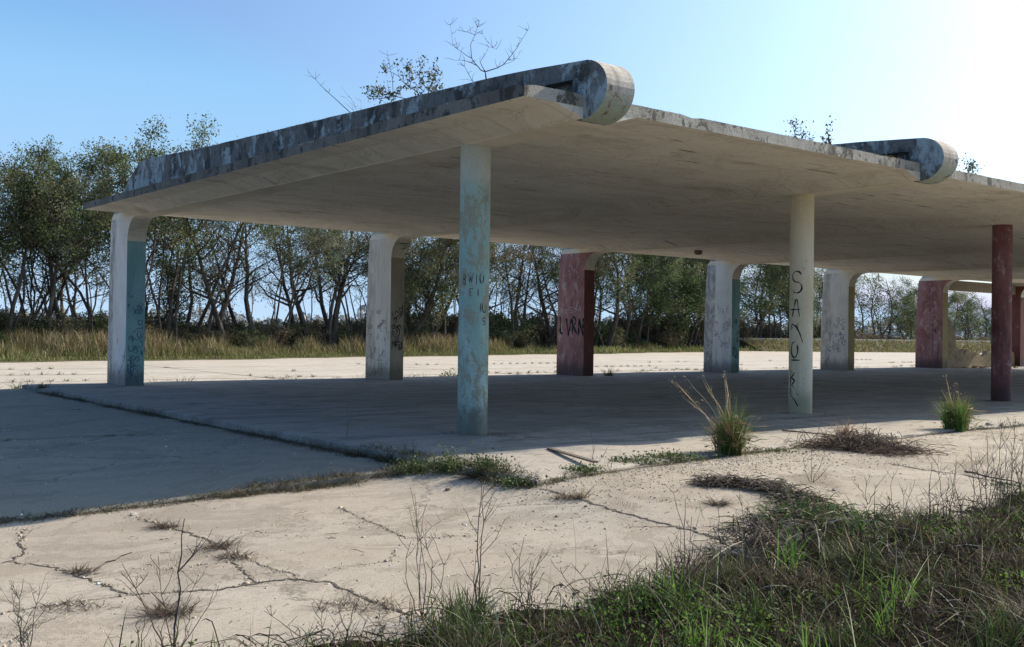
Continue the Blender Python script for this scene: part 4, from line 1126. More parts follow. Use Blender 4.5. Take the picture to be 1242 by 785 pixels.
V[:, 2] = np.maximum(V[:, 2], -.3); z0_ = np.repeat(V.reshape(n, 4, 3)[:, 0, 2], 4); V[:, 2] = z0_ + (V[:, 2] - z0_) * .3 + .008
tag(np_mesh('leaf_litter', V, F, Cc, M['dry']), 'fallen dead leaves and scraps lying on the shaded paving', 'leaf litter', kind='stuff')
n = 700; x = rg.uniform(-9.5, 9, n); y = rg.uniform(-10.5, -2.4, n); base = np.stack([x, y, [gz(a, b) + .005 for a, b in zip(x, y)]], 1)
V, F, Cc = arches(base, rg.gamma(2, .03, n) + .02, np.full(n, .006), rg.uniform(.0025, .006, n), pick(rg, n, [(0.10, 0.07, 0.05), (0.16, 0.12, 0.085), (0.06, 0.045, 0.035), (0.34, 0.28, 0.2)]), rg, curl=.5)
tag(np_mesh('stem_litter', V, F, Cc, M['dry']), 'short broken dead stems strewn over the sunlit near paving', 'stem litter', kind='stuff')
# small weeds rooted in joints and cracks
rg = np.random.default_rng(15); parts = []
def tuft(P, n, h, w, cols, lean=.7):
    base = np.asarray(P)[None] + rg.normal(size=(n, 3)) * np.array([.05, .05, 0]); base[:, 2] = P[2] - 0.005
    parts.append(blades(base, rg.uniform(.3, 1.1, n) * h, np.full(n, w), rg.uniform(.2, lean + .3, n), rg.uniform(.2, 1.2, n), pick(rg, n, cols), rg))
GREEN = [(0.07, 0.11, 0.03), (0.10, 0.15, 0.04), (0.05, 0.075, 0.025)]; BROWN = [(0.15, 0.11, 0.075), (0.10, 0.075, 0.055), (0.22, 0.17, 0.11)]
for Q, w in J_PTS:
    Q = np.array(Q)
    dens = np.sin(np.arange(len(Q)) * .35) + np.sin(np.arange(len(Q)) * .11 + 2) + rg.uniform(-1, 1, len(Q))
    for q, dn in zip(Q, dens):
        if dn > 0.6:
            far = q[1] > 16; P_ = np.array([q[0], q[1], gz(q[0], q[1])]) + np.array([*rg.normal(size=2) * .04, 0])
            tuft(P_, 22 if far else 26, .16 if far else .07, .014 if far else .006, GREEN + BROWN)
for Q, w in CR_PTS:
    for q in Q:
        if rg.uniform() < .22: tuft(np.array([q[0], q[1], gz(q[0], q[1])]), 10, .05, .004, BROWN + GREEN[:1])
for y in np.arange(LY0 + .1, 14.6, .045):
    dn = np.sin(y * 1.1) + np.sin(y * 2.9 + 1) + rg.uniform(-1, 1)
    if dn > -.9: tuft(np.array([PX0 - .07 - abs(rg.normal()) * .07, y, -.108]), 14, .07 + .06 * max(dn, 0) * rg.uniform(.4, 1.3), .006, [(0.09, 0.075, 0.055), (0.06, 0.055, 0.04), (0.05, 0.07, 0.025), (0.14, 0.11, 0.08)], 1.1)
for y in np.arange(-4.2, -0.6, .03):
    if np.sin(y * 3.1) + np.sin(y * 7.3 + 1) + rg.uniform(-1, 1) < -.5: continue
    for _ in range(2):
        x_ = PX0 - .05 + rg.normal() * .10; z_ = 0.0 if x_ > PX0 else gz(x_, y)
        tuft(np.array([x_, y, z_]), 12, rg.uniform(.05, .24), .007, [(0.06, 0.05, 0.038), (0.04, 0.042, 0.026), (0.045, 0.065, 0.022), (0.16, 0.125, 0.085)], 1.0)
V, F, Cc = merge(parts); tag(np_mesh('joint_weeds', V, F, Cc, M['grass']), 'tiny weeds rooted along the paving joints and cracks', 'weeds', kind='stuff')
# dead grass line along the front edge of the left paving
parts = []
for x in np.arange(-9.5, PX0, .014):
    dn = np.sin(x * 2.3) + np.sin(x * 5.1 + 1) + rg.uniform(-1, 1)
    y_ = LY0 - .02 + rg.normal() * (.05 if x < -5 else .085); z_ = gz(x, y_)
    if dn > -1.6: tuft(np.array([x, y_, z_]), 26, (.05 if x < -4.8 else .10) * rg.uniform(.5, 1.3), .006, [(0.08, 0.065, 0.05), (0.055, 0.05, 0.035), (0.13, 0.10, 0.07), (0.28, 0.22, 0.14), (0.06, 0.085, 0.03)], 1.2)
for x in np.arange(PX0, 12, .03):
    dn = np.sin(x * 1.7) + np.sin(x * 4.1 + 1) + rg.uniform(-1, 1)
    y_ = float(plat_y(x)) - .05 + rg.normal() * .05
    if dn > (-.6 if x < 4 else .3): tuft(np.array([x, y_, gz(x, y_)]), 16, rg.uniform(.04, .11), .006, BROWN + GREEN + [(0.06, 0.05, 0.04)], 1.2)
V, F, Cc = merge(parts); tag(np_mesh('edge_grass', V, F, Cc, M['grass']), 'matted dead grass along the front edge of the shaded left paving', 'grass', kind='stuff')
# weeds behind the piers, on the back edge of the platform
parts = []
for x in np.arange(-6, 50, .12):
    dn = np.sin(x * 1.3) + np.sin(x * 3.1 + 2) + rg.uniform(-1, 1)
    if dn > .6: tuft(np.array([x, PY1 + .08 + rg.normal() * .1, -.15]), 26, .3 * rg.uniform(.5, 1.4), .016, BROWN + GREEN)
V, F, Cc = merge(parts); tag(np_mesh('edge_weeds', V, F, Cc, M['grass']), 'dark weeds along the back edge of the platform behind the piers', 'weeds', kind='stuff')

# ------------------------------------------------------------------ single plants
def stems(mb, rng, base, specs, col=(0.13, 0.10, 0.075)):
    """specs: list of (du, dy, height, radius, bow) thin dry stems with side twigs"""
    for dx, dy, hgt, r, bow, tw in specs:
        P = []; a = rng.uniform(0, 6.28); n_ = 8
        for k in range(n_ + 1):
            t = k / n_
            P.append(np.array([dx * t + bow * math.cos(a) * math.sin(math.pi * t) + rng.gauss(0, .006), dy * t + bow * math.sin(a) * math.sin(math.pi * t) + rng.gauss(0, .006), hgt * t]))
        c = tuple(q * rng.uniform(.7, 1.3) for q in col)
        mb.tube(P, [r * (1 - .7 * k / n_) for k in range(n_ + 1)], 4, col=c)
        for _ in range(tw):
            k = rng.randint(2, n_ - 1); L = hgt * rng.uniform(.12, .32); aa = rng.uniform(0, 6.28)
            q = P[k]; Q = [q, q + np.array([math.cos(aa) * L * .4, math.sin(aa) * L * .4, L * .45]), q + np.array([math.cos(aa) * L * .65, math.sin(aa) * L * .65, L * rng.uniform(.6, 1.0)])]
            mb.tube(Q, [r * .5, r * .4, r * .2], 3, col=c)
            for _2 in range(2):
                e = Q[rng.randint(1, 2)]; a3 = rng.uniform(0, 6.28); L2 = L * .35
                mb.tube([e, e + np.array([math.cos(a3) * L2 * .6, math.sin(a3) * L2 * .6, L2 * rng.uniform(.2, .9)])], [r * .35, r * .15], 3, col=c)

def dry_weed(u, v, specs, label, col=(0.13, 0.10, 0.075), seed=0, group='dry weeds rising from the near edge'):
    rng = random.Random(seed); P = at(u, v); mb = MB(); stems(mb, rng, P, specs, col)
    o = mb.build('dry_weed', M['dry']); o.location = tuple(float(c) for c in P - np.array([0, 0, .02])); tag(o, label, 'dry weed', group)
    return o
def px(u, v): # metres per photo pixel at that ground point
    return float((at(u, v) - CAM) @ FWD) / FPX
RX, RY = RC[0], RC[1]
def sp(u, v, du, hp, r, bow=0.0, tw=4):
    r *= 1.3
    s = px(u, v); return (RX * du * s, RY * du * s, hp * s, r, bow * s, tw)
def many(u, v, lst): return [sp(u, v, *a) for a in lst]

dry_weed(210, 800, many(210, 800, [(8, 175, .006, 4, 2), (-62, 120, .004, 4, 4), (30, 110, .003, 8, 5), (-20, 130, .003, 5, 6), (55, 95, .003, 10, 5), (5, 90, .003, 5, 6), (-10, 60, .003, 8, 6), (20, 70, .003, 8, 6)]), 'tall brown dead weed with one thick straight stalk at near left', seed=1)
dry_weed(168, 800, many(168, 800, [(-6, 60, .003, 3, 2), (6, 72, .003, 3, 2), (-3, 40, .003, 3, 3), (15, 30, .002, 5, 3)]), 'short two stalked dead weed left of the tall straight stalk', seed=2)
dry_weed(512, 752, many(512, 752, [(-18, 165, .003, -22, 2), (-10, 155, .003, -8, 3), (-4, 120, .003, 14, 3), (8, 110, .003, 22, 3), (-14, 100, .003, -24, 3), (4, 75, .003, 26, 3), (0, 140, .0025, 8, 4)]), 'loop of thin bowed dead stems left of the twin straight stalks', seed=3)
dry_weed(579, 752, many(579, 752, [(1, 172, .004, 2, 3), (5, 165, .004, 3, 5), (14, 140, .002, 10, 4), (-8, 60, .002, 8, 3)]), 'pair of straight thin dead stalks in front of the teal column', seed=4)
dry_weed(828, 742, many(828, 742, [(2, 140, .004, 3, 6), (8, 120, .003, 5, 6), (-6, 110, .003, 4, 6), (-16, 95, .003, 6, 6), (22, 85, .003, 8, 6), (-28, 60, .003, 6, 5), (34, 70, .003, 8, 5), (14, 100, .003, 5, 6)]), 'dense cluster of upright branching dead stalks at the grass edge', seed=5)
dry_weed(868, 738, many(868, 738, [(2, 130, .0035, 3, 2), (-10, 60, .003, 5, 4)]), 'single thin straight dead stalk right of the branching cluster', seed=6)
dry_weed(735, 745, many(735, 745, [(30, 90, .003, 4, 5), (-40, 60, .003, 8, 5), (48, 75, .003, 8, 5), (-70, 70, .003, 6, 5), (10, 55, .003, 10, 5), (60, 50, .003, 8, 5), (-25, 45, .002, 6, 5)]), 'sprawling brown weed leaning both ways at the grass edge', seed=7)
dry_weed(410, 800, many(410, 800, [(-90, 62, .003, 20, 5), (-60, 45, .003, 16, 5), (20, 80, .003, 8, 6), (35, 60, .003, 10, 6), (-20, 70, .003, 10, 6), (0, 50, .003, 6, 6), (60, 50, .003, 8, 5)]), 'low arching dead weed at the bottom edge left of the grass', seed=8)
dry_weed(1130, 652, many(1130, 652, [(0, 95, .004, 3, 3), (-5, 70, .003, 3, 4), (12, 60, .003, 5, 4), (-18, 55, .003, 5, 4)]), 'straight dead stalks standing before the bright green clover', seed=9)
dry_weed(1195, 632, many(1195, 632, [(2, 110, .004, 3, 6), (-12, 80, .004, 4, 6), (10, 95, .003, 5, 6), (18, 120, .004, 5, 6), (-25, 70, .003, 5, 5), (28, 80, .003, 6, 6), (38, 100, .003, 6, 6)]), 'thick stand of bare dead weeds at the right edge', seed=10)
dry_weed(1228, 625, many(1228, 625, [(2, 120, .004, 3, 6), (-8, 90, .003, 4, 6), (12, 105, .003, 5, 6), (22, 80, .003, 6, 6), (-16, 60, .003, 6, 6)]), 'bare dead weed rising at the right edge behind the stand of stalks', seed=11)
dry_weed(985, 585, many(985, 585, [(0, 45, .003, 2, 6), (-12, 35, .003, 3, 4), (15, 40, .003, 4, 5), (22, 24, .003, 4, 4)]), 'small bare forked weed on the gravel above the dead vines', seed=12)
dry_weed(1052, 612, many(1052, 612, [(4, 40, .003, 4, 4), (-20, 34, .003, 4, 4), (25, 42, .003, 5, 5)]), 'sparse bare weed right of the tall green blade', seed=13)
dry_weed(1090, 640, many(1090, 640, [(-8, 70, .003, 4, 5), (20, 62, .003, 5, 5), (4, 48, .003, 5, 5), (-30, 42, .003, 5, 5)]), 'open dead weed at the grass edge left of the straight stalks', seed=16)
dry_weed(720, 565, many(720, 565, [(-3, 50, .003, 2, 1), (9, 42, .002, 5, 2), (20, 34, .002, 6, 2)]), 'thin dry stems rising from the platform front edge', seed=14)
dry_weed(420, 530, many(420, 530, [(0, 42, .004, 1, 1)]), 'lone short dead stalk on the shaded platform left of the teal column', seed=15)

dry_weed(1150, 640, many(1150, 640, [(rr_.uniform(-22, 22), rr_.uniform(40, 105), .003, rr_.uniform(2, 7), 6) for rr_ in [random.Random(31)] for _ in range(6)]), 'leggy dead weed left of the thick stand of weeds', seed=31)
dry_weed(1175, 640, many(1175, 640, [(rr_.uniform(-22, 22), rr_.uniform(40, 105), .003, rr_.uniform(2, 7), 6) for rr_ in [random.Random(32)] for _ in range(6)]), 'low twiggy dead weed just left of the thick stand', seed=32)
dry_weed(1212, 628, many(1212, 628, [(rr_.uniform(-22, 22), rr_.uniform(40, 105), .003, rr_.uniform(2, 7), 6) for rr_ in [random.Random(33)] for _ in range(6)]), 'tall bare dead weed between the thick stand and the right edge', seed=33)
dry_weed(1240, 612, many(1240, 612, [(rr_.uniform(-22, 22), rr_.uniform(40, 105), .003, rr_.uniform(2, 7), 6) for rr_ in [random.Random(34)] for _ in range(6)]), 'dead weed cut by the right edge of the picture', seed=34)
dry_weed(905, 700, many(905, 700, [(rr_.uniform(-22, 22), rr_.uniform(40, 105), .003, rr_.uniform(2, 7), 6) for rr_ in [random.Random(35)] for _ in range(6)]), 'thin dead weed beside the bent pale cane', seed=35)
dry_weed(640, 752, many(640, 752, [(rr_.uniform(-22, 22), rr_.uniform(40, 105), .003, rr_.uniform(2, 7), 6) for rr_ in [random.Random(36)] for _ in range(6)]), 'short scrubby dead weed on the grass edge right of the twin stalks', seed=36)
dry_weed(30, 800, many(30, 800, [(rr_.uniform(-22, 22), rr_.uniform(40, 105), .003, rr_.uniform(2, 7), 6) for rr_ in [random.Random(37)] for _ in range(6)]), 'small dead weed in the bottom left corner', seed=37)
# leaning pale cane across the near grass
def cane(u0, v0, u1, v1, h1, r, label, cols):
    a = at(u0, v0); b = at(u1, v1); mb = MB(); n_ = 8
    P = [a + (b - a) * t + np.array([0, 0, .03 + h1 * t + .05 * math.sin(3.1 * t)]) for t in np.linspace(0, 1, n_ + 1)]
    mb.tube(P, [r * (1 - .5 * k / n_) for k in range(n_ + 1)], 5, col=cols, cap=True); o = mb.build('cane', M['dry']); tag(o, label, 'cane', 'fallen dead canes')
cane(890, 785, 792, 712, .10, .006, 'long pale dead cane leaning over the near grass', (0.40, 0.34, 0.26))
cane(840, 708, 905, 668, .05, .008, 'bent pale dead cane lying by the grey vine mat', (0.42, 0.37, 0.30))
cane(470, 786, 640, 778, .06, .006, 'pale dead stem lying flat along the bottom edge', (0.40, 0.34, 0.25))
cane(1180, 785, 1130, 735, .08, .005, 'straight pale dead cane among the clover at bottom right', (0.42, 0.37, 0.30))

def clump(u, v, wpx, hpx, n, cols, label, name='grass_clump', cat='grass clump', bw=.007, lean=(.05, .45), bend=(0, .8), rad=.12, az=None, seed=0, extra=None, group=None):
    rng = np.random.default_rng(seed); P = at(u, v); s = px(u, v); H = hpx * s
    a = rng.uniform(0, 6.28, n); r = np.sqrt(rng.uniform(0, 1, n)) * wpx * s * .5
    base = np.stack([RC[0] * r * np.cos(a) - RC[1] * r * np.sin(a) * .6, RC[1] * r * np.cos(a) + RC[0] * r * np.sin(a) * .6, np.full(n, -.02)], 1)
    h = H * rng.beta(1.3, 1.9, n) * 1.2
    azz = None if az is None else rng.normal(az, .7, n)
    pr = [blades(base, h, rng.uniform(.6, 1.3, n) * bw, rng.uniform(*lean, n), rng.uniform(*bend, n), pick(rng, n, cols), rng, az=azz)]
    if extra: pr += extra(rng, s)
    V, F, C = merge(pr); o = np_mesh(name, V, F, C, M['grass']); o.location = tuple(float(c) for c in P); tag(o, label, cat, group)
    return o
def brush(u, v, wpx, hpx, n, label, seed):
    rng = np.random.default_rng(seed); P = at(u, v); s = px(u, v)
    a = rng.normal(0, .3, n) * wpx * s; b = rng.normal(0, .16, n)
    base = np.stack([RC[0] * a - RC[1] * b, RC[1] * a + RC[0] * b, np.abs(rng.normal(0, .25, n)) * hpx * s * np.exp(-(a / (wpx * s * .4)) ** 2)], 1)
    pr = [arches(base, rng.uniform(.12, .45, n), np.abs(rng.normal(0, .5, n)) * hpx * s + .01, rng.uniform(.004, .010, n), pick(rng, n, [(0.17, 0.125, 0.095), (0.11, 0.08, 0.06), (0.25, 0.19, 0.14), (0.07, 0.05, 0.04)]), rng, curl=1.1)]
    m = n // 3
    pr.append(leaves(base[:m] + rng.normal(size=(m, 3)) * np.array([.08, .08, .03]) + np.array([0, 0, .03]), rng.uniform(.02, .05, m), pick(rng, m, [(0.15, 0.10, 0.07), (0.10, 0.07, 0.05), (0.09, 0.11, 0.04)]), rng, .5))
    V, F, C = merge(pr); o = np_mesh('brush_pile', V, F, C, M['dry']); o.location = tuple(float(c) for c in P); tag(o, label, 'brush pile')
azL = math.atan2(-RC[1], -RC[0])                     # towards the left of the picture
def plumes(lst, cols, w=.008):
    def f(rng, s):
        n = len(lst); V = np.array([(RC[0] * a * s, RC[1] * a * s, b * s) for a, b, *_ in lst])
        return [blades(V, np.array([q[2] * s for q in lst]), np.full(n, w), np.array([q[3] for q in lst]), np.array([q[4] for q in lst]), pick(rng, n, cols), rng, az=np.full(n, azL) + np.array([q[5] if len(q) > 5 else 0 for q in lst]))]
    return f
STRAW = [(0.50, 0.41, 0.26), (0.40, 0.31, 0.19), (0.30, 0.22, 0.13)]; LIVE = [(0.09, 0.16, 0.035), (0.13, 0.21, 0.05), (0.06, 0.11, 0.03)]
RUSSET = [(0.24, 0.14, 0.08), (0.18, 0.11, 0.065), (0.32, 0.21, 0.12)]
def bunch_grass(u, v, H_px, W_px, label, seed, live, dead, nb=7, pl=9, name='grass_clump'):
    """old bunch grass: several leaning bunches, a leafy core, broken and drooping blades, a few tall pale plumes"""
    rng = np.random.default_rng(seed); P = at(u, v); s = px(u, v); H = H_px * s; W_ = W_px * s; pr = []
    for k in range(nb):
        off = rng.uniform(-.5, .5) * W_ * .55; dp = rng.normal(0, .08); n = int(rng.integers(70, 130)); hh = H * rng.uniform(.35, .78)
        isdead = (off > W_ * .05 and rng.uniform() < .7) or rng.uniform() < .2
        base = np.stack([RC[0] * off - RC[1] * dp + rng.normal(0, .035, n), RC[1] * off + RC[0] * dp + rng.normal(0, .035, n), np.full(n, -.02)], 1)
        az0 = rng.uniform(0, 6.28); l0 = rng.uniform(.0, .22)
        pr.append(blades(base, hh * rng.uniform(.35, 1.15, n), rng.uniform(.005, .014, n), np.clip(rng.normal(l0, .14, n), -.3, .6), rng.normal(.2, .35, n), pick(rng, n, dead if isdead else live, jit=.35), rng, az=rng.normal(az0, .9, n)))
    m = 150                                              # broken, drooping blades
    base = np.stack([rng.normal(0, .25, m) * W_ * RC[0], rng.normal(0, .25, m) * W_ * RC[1], H * rng.uniform(.05, .45, m)], 1)
    pr.append(arches(base, rng.uniform(.12, .4, m), rng.normal(.02, .06, m), rng.uniform(.005, .011, m), pick(rng, m, dead + live, jit=.3), rng, curl=.8))
    m = 420                                              # leafy core
    q = rng.normal(size=(m, 3)) * np.array([W_ * .20, .10, H * .2]); q[:, 2] = np.abs(q[:, 2]) + .01
    pr.append(leaves(np.stack([RC[0] * q[:, 0] - RC[1] * q[:, 1], RC[1] * q[:, 0] + RC[0] * q[:, 1], q[:, 2]], 1), rng.uniform(.02, .07, m), pick(rng, m, live + dead[:1], jit=.35), rng, .3))
    for k in range(pl):
        t0 = rng.uniform(.1, .6); lean = rng.uniform(.05, .75); L = H * rng.uniform(.75, 1.12)
        pts = np.array([[RC[0] * (-lean * L * t ** 1.3 + rng.normal(0, .006)), RC[1] * (-lean * L * t ** 1.3) + rng.normal(0, .01), L * t * (1 - .25 * lean * t)] for t in np.linspace(0, 1, 7)]) + np.array([rng.normal(0, .05), rng.normal(0, .05), 0])
        c = pick(rng, 1, STRAW)
        pr.append(ribbons(pts[None], np.array([.009]), c, rng))
        e = pts[4:]; sp_ = np.repeat(e, 5, axis=0) + rng.normal(size=(len(e) * 5, 3)) * .018
        pr.append(leaves(sp_, rng.uniform(.015, .035, len(sp_)), np.repeat(c, len(sp_), 0), rng, .35))
    V, F, C = merge(pr); o = np_mesh(name, V, F, C, M['grass']); o.location = tuple(float(c) for c in P); tag(o, label, 'grass clump')
LV = [(0.06, 0.10, 0.025), (0.09, 0.15, 0.035), (0.13, 0.20, 0.055), (0.16, 0.17, 0.06)]
bunch_grass(889, 549, 98, 52, 'big tall clump of green and straw grass at the platform front edge', 1, LV, RUSSET + STRAW[1:], nb=9, pl=12)
bunch_grass(1161, 522, 62, 44, 'smaller green grass clump at the platform edge before the red column', 7, [(0.08, 0.15, 0.03), (0.12, 0.22, 0.045), (0.16, 0.27, 0.07)], RUSSET, nb=8, pl=6)
brush(1036, 545, 100, 17, 1000, 'low heap of grey brown dead brush on the platform edge', 5)
brush(1080, 550, 75, 9, 420, 'thin dead brush trailing right of the brush heap', 6)
clump(1024, 528, 16, 26, 120, RUSSET, 'small upright russet tuft behind the brush heap', bw=.012, lean=(.1, .5), bend=(.1, .7), seed=7)
clump(1045, 650, 14, 60, 26, LIVE + [(0.2, 0.27, 0.10)], 'tall broad bladed green plant arching over dead vines', 'reed_plant', 'plant', bw=.02, lean=(.02, .3), bend=(.3, 1.0), az=azL, seed=8)
clump(690, 604, 36, 16, 320, BROWN + [(0.2, 0.16, 0.1)], 'dark dead tuft on the joint below the platform edge', bw=.006, lean=(.3, 1.2), bend=(.2, 1.0), seed=9)
clump(705, 604, 16, 22, 120, BROWN + STRAW[:1], 'small dry upright tuft at the end of the dark joint', bw=.006, lean=(.1, .6), bend=(.2, .8), seed=10)
for k, (u, v, w, h, lab) in enumerate([(85, 738, 80, 14, 'flat dead tuft at far left beside the pale crack'), (205, 745, 50, 24, 'dead bristly tuft on the crack behind the tall straight stalk'), (268, 664, 36, 14, 'small dead tuft midway along the near crack'),
                                       (285, 676, 44, 12, 'flat dead tuft just below the midway crack tuft'), (200, 640, 30, 12, 'dead tuft at the top of the near crack'), (100, 694, 30, 12, 'small dead tuft where two cracks meet at left'), (440, 736, 110, 16, 'long dead tuft along the crack left of the bowed stems'),
                                       (870, 612, 20, 12, 'small dark tuft on the paving left of the dead vines')]):
    clump(u, v, w, h * 1.5, 420, [(0.08, 0.06, 0.045), (0.12, 0.09, 0.065), (0.055, 0.042, 0.032), (0.2, 0.155, 0.115)], lab, 'dead_tuft', 'dead tuft', bw=.0065, lean=(.6, 1.3), bend=(.2, 1.0), seed=20 + k, group='dead tufts in the near cracks')
# leafy weeds on the platform front edge
def leafy(u, v, wpx, hpx, n, label, seed, size=.035, cols=None, blade=True):
    rng = np.random.default_rng(seed); P = at(u, v); s = px(u, v)
    r = rng.normal(size=(n, 3)) * np.array([wpx * s * .28, .10, hpx * s * .3]); r[:, 2] = np.abs(r[:, 2])
    xx = RC[0] * r[:, 0] - RC[1] * r[:, 1]; yy = RC[1] * r[:, 0] + RC[0] * r[:, 1]
    V = leaves(np.stack([xx, yy, r[:, 2]], 1), rng.uniform(.6, 1.3, n) * size, pick(rng, n, cols or [(0.06, 0.09, 0.03), (0.10, 0.14, 0.045), (0.04, 0.06, 0.022), (0.17, 0.20, 0.09)]), rng, .55)
    m = n // 6; b = np.stack([xx[:m], yy[:m], 0 * xx[:m] - .02], 1)
    G_ = blades(b, rng.uniform(.4, 1.1, m) * hpx * s, np.full(m, .006), rng.uniform(.1, .8, m), rng.uniform(0, .9, m), pick(rng, m, BROWN + GREEN), rng)
    Vv, F, C = merge([V, G_]); o = np_mesh('leafy_weed', Vv, F, C, M['grass']); o.location = tuple(float(c) for c in P); tag(o, label, 'weed', 'weeds along the platform front edge')
for k, a in enumerate([(505, 573, 46, 26, 700, 'dark leafy weed at the corner of the platform left of the teal column'), (548, 572, 50, 34, 800, 'tall leafy green weed at the foot of the teal column'), (590, 576, 44, 26, 700, 'leafy weed just right of the teal column foot'), (628, 582, 46, 16, 600, 'low bright leafed weed at the bend of the platform edge'),
                       (706, 571, 40, 10, 320, 'small low weed under the fallen slat'), (768, 560, 60, 9, 380, 'creeping weed along the platform edge right of the slat'), (818, 556, 70, 12, 520, 'creeping weed in the shadow of the big grass clump'), (940, 548, 70, 6, 260, 'thin creeping weed right of the big grass clump'),
                       (1220, 590, 60, 8, 100, 'sparse low weed on the right hand joint')]):
    leafy(*a, seed=40 + k)
leafy(547, 458, 30, 12, 240, 'dark round weed on the back edge left of the teal column', 60, .07)
for k, (u, v, h, lab) in enumerate([(52, 474, 10, 'small dark weed on the shaded paving left of the white and teal pier'), (738, 456, 16, 'spiky dead weed on the back paving right of the red pier'), (410, 462, 8, 'low dark weed on the back edge left of the cream pier')]):
    clump(u, v, 12, h, 90, BROWN + GREEN, lab, 'dead_tuft', 'dead tuft', bw=.02, lean=(.1, .7), bend=(.1, .8), seed=70 + k)

# vine mat: a ridge of tangled grey runners on the paving
rg = np.random.default_rng(33)
axis = [at(u, v) for u, v in [(852, 589), (890, 590), (930, 596), (965, 607), (985, 622), (970, 640), (935, 640)]]
parts = []
def tangle(path, n, wid, hgt, L, cols, bw=.007):
    Pp = np.array(path); seg = rg.integers(0, len(Pp) - 1, n); t = rg.uniform(0, 1, n)[:, None]
    P_ = Pp[seg] * (1 - t) + Pp[seg + 1] * t; d = Pp[seg + 1] - Pp[seg]; az = np.arctan2(d[:, 1], d[:, 0]) + np.where(rg.uniform(0, 1, n) < .5, 0, np.pi) + rg.normal(0, .55 if not hasattr(wid, '__len__') and wid < .1 else 1.2, n)
    ww = wid[seg] if hasattr(wid, '__len__') else wid
    P_ = P_ + rg.normal(size=(n, 3)) * np.stack([ww * np.ones(n), ww * np.ones(n), np.zeros(n)], 1)
    P_[:, 2] = [gz(a, b) for a, b in P_[:, :2]]; P_[:, 2] += np.abs(rg.normal(0, hgt, n))
    return arches(P_, rg.uniform(.5, 1.5, n) * L, np.abs(rg.normal(0, hgt * 1.3, n)) + .008, rg.uniform(.5, 1.3, n) * bw, pick(rg, n, cols), rg, curl=1.6, az=az)
VC = [(0.15, 0.115, 0.085), (0.09, 0.068, 0.05), (0.24, 0.19, 0.14), (0.38, 0.32, 0.24), (0.05, 0.04, 0.03), (0.05, 0.04, 0.03)]
V, F, C = merge([tangle(axis[:4], 1300, .045, .03, .22, VC), tangle(axis[3:], 1200, .13, .028, .22, VC, .009), tangle(axis[4:], 300, .2, .04, .15, LIVE)])
tag(np_mesh('vine_mat', V, F, C, M['dry']), 'curved ridge of grey brown dead vines lying on the paving', 'dead vines')
axis2 = [at(u, v) for u, v in [(985, 630), (1010, 645), (1060, 640), (1110, 648)]]
V, F, C = merge([tangle(axis2, 700, .16, .035, .22, VC, .008), tangle(axis2, 250, .2, .06, .15, LIVE)])
tag(np_mesh('vine_mat', V, F, C, M['dry']), 'darker tangle of dead vines between the vine ridge and the clover', 'dead vines')
axis3 = [at(u, v) for u, v in [(890, 668), (925, 660), (950, 668), (960, 690)]]
V, F, C = merge([tangle(axis3, 600, .10, .05, .2, VC)])
tag(np_mesh('vine_mat', V, F, C, M['dry']), 'small dark mat of dead vines at the left tip of the grass', 'dead vines')

# fallen slat and sticks on the paving
def stick(a, b, r, label, mat='wood', flat=False, za=.02, zb=.02):
    A = at(*a); B = at(*b); A[2] += za; B[2] += zb; mb = MB()
    if flat:
        d = (B - A) / np.linalg.norm(B - A); nn_ = np.array([-d[1], d[0], 0]) * r; h = np.array([0, 0, .018])
        mb.add([A - nn_, A + nn_, B + nn_, B - nn_, A - nn_ + h, A + nn_ + h, B + nn_ + h, B - nn_ + h], [(0, 3, 2, 1), (4, 5, 6, 7), (0, 1, 5, 4), (1, 2, 6, 5), (2, 3, 7, 6), (3, 0, 4, 7)])
    else:
        rng = random.Random(int(a[0])); P = [A + (B - A) * t + np.array([rng.gauss(0, .012), rng.gauss(0, .012), abs(rng.gauss(0, .008))]) for t in np.linspace(0, 1, 7)]
        mb.tube(P, [r * (1 - .08 * k) for k in range(7)], 6, cap=True)
    o = mb.build('slat' if flat else 'stick', M[mat]); tag(o, label, 'wood slat' if flat else 'stick')
stick((666, 545), (722, 568), .035, 'dark weathered wood slat lying across the platform edge', flat=True, za=.004, zb=.06)
stick((98, 700), (160, 690), .008, 'thin crooked dead branch lying on the near left paving', za=.01, zb=.12)
stick((392, 545), (436, 553), .012, 'bent dead branch by the step left of the teal column', zb=.06)
stick((555, 577), (600, 572), .010, 'pale fallen twig among the weeds at the platform corner', mat='pale_bark')
stick((480, 577), (505, 566), .009, 'pale crooked twig left of the platform corner weeds', mat='pale_bark', zb=.1)
stick((1170, 575), (1240, 590), .012, 'dark twig lying on the right hand joint')
stick((950, 524), (1010, 530), .014, 'dark fallen branch on the shaded platform by the cream column')
rr = random.Random(4)
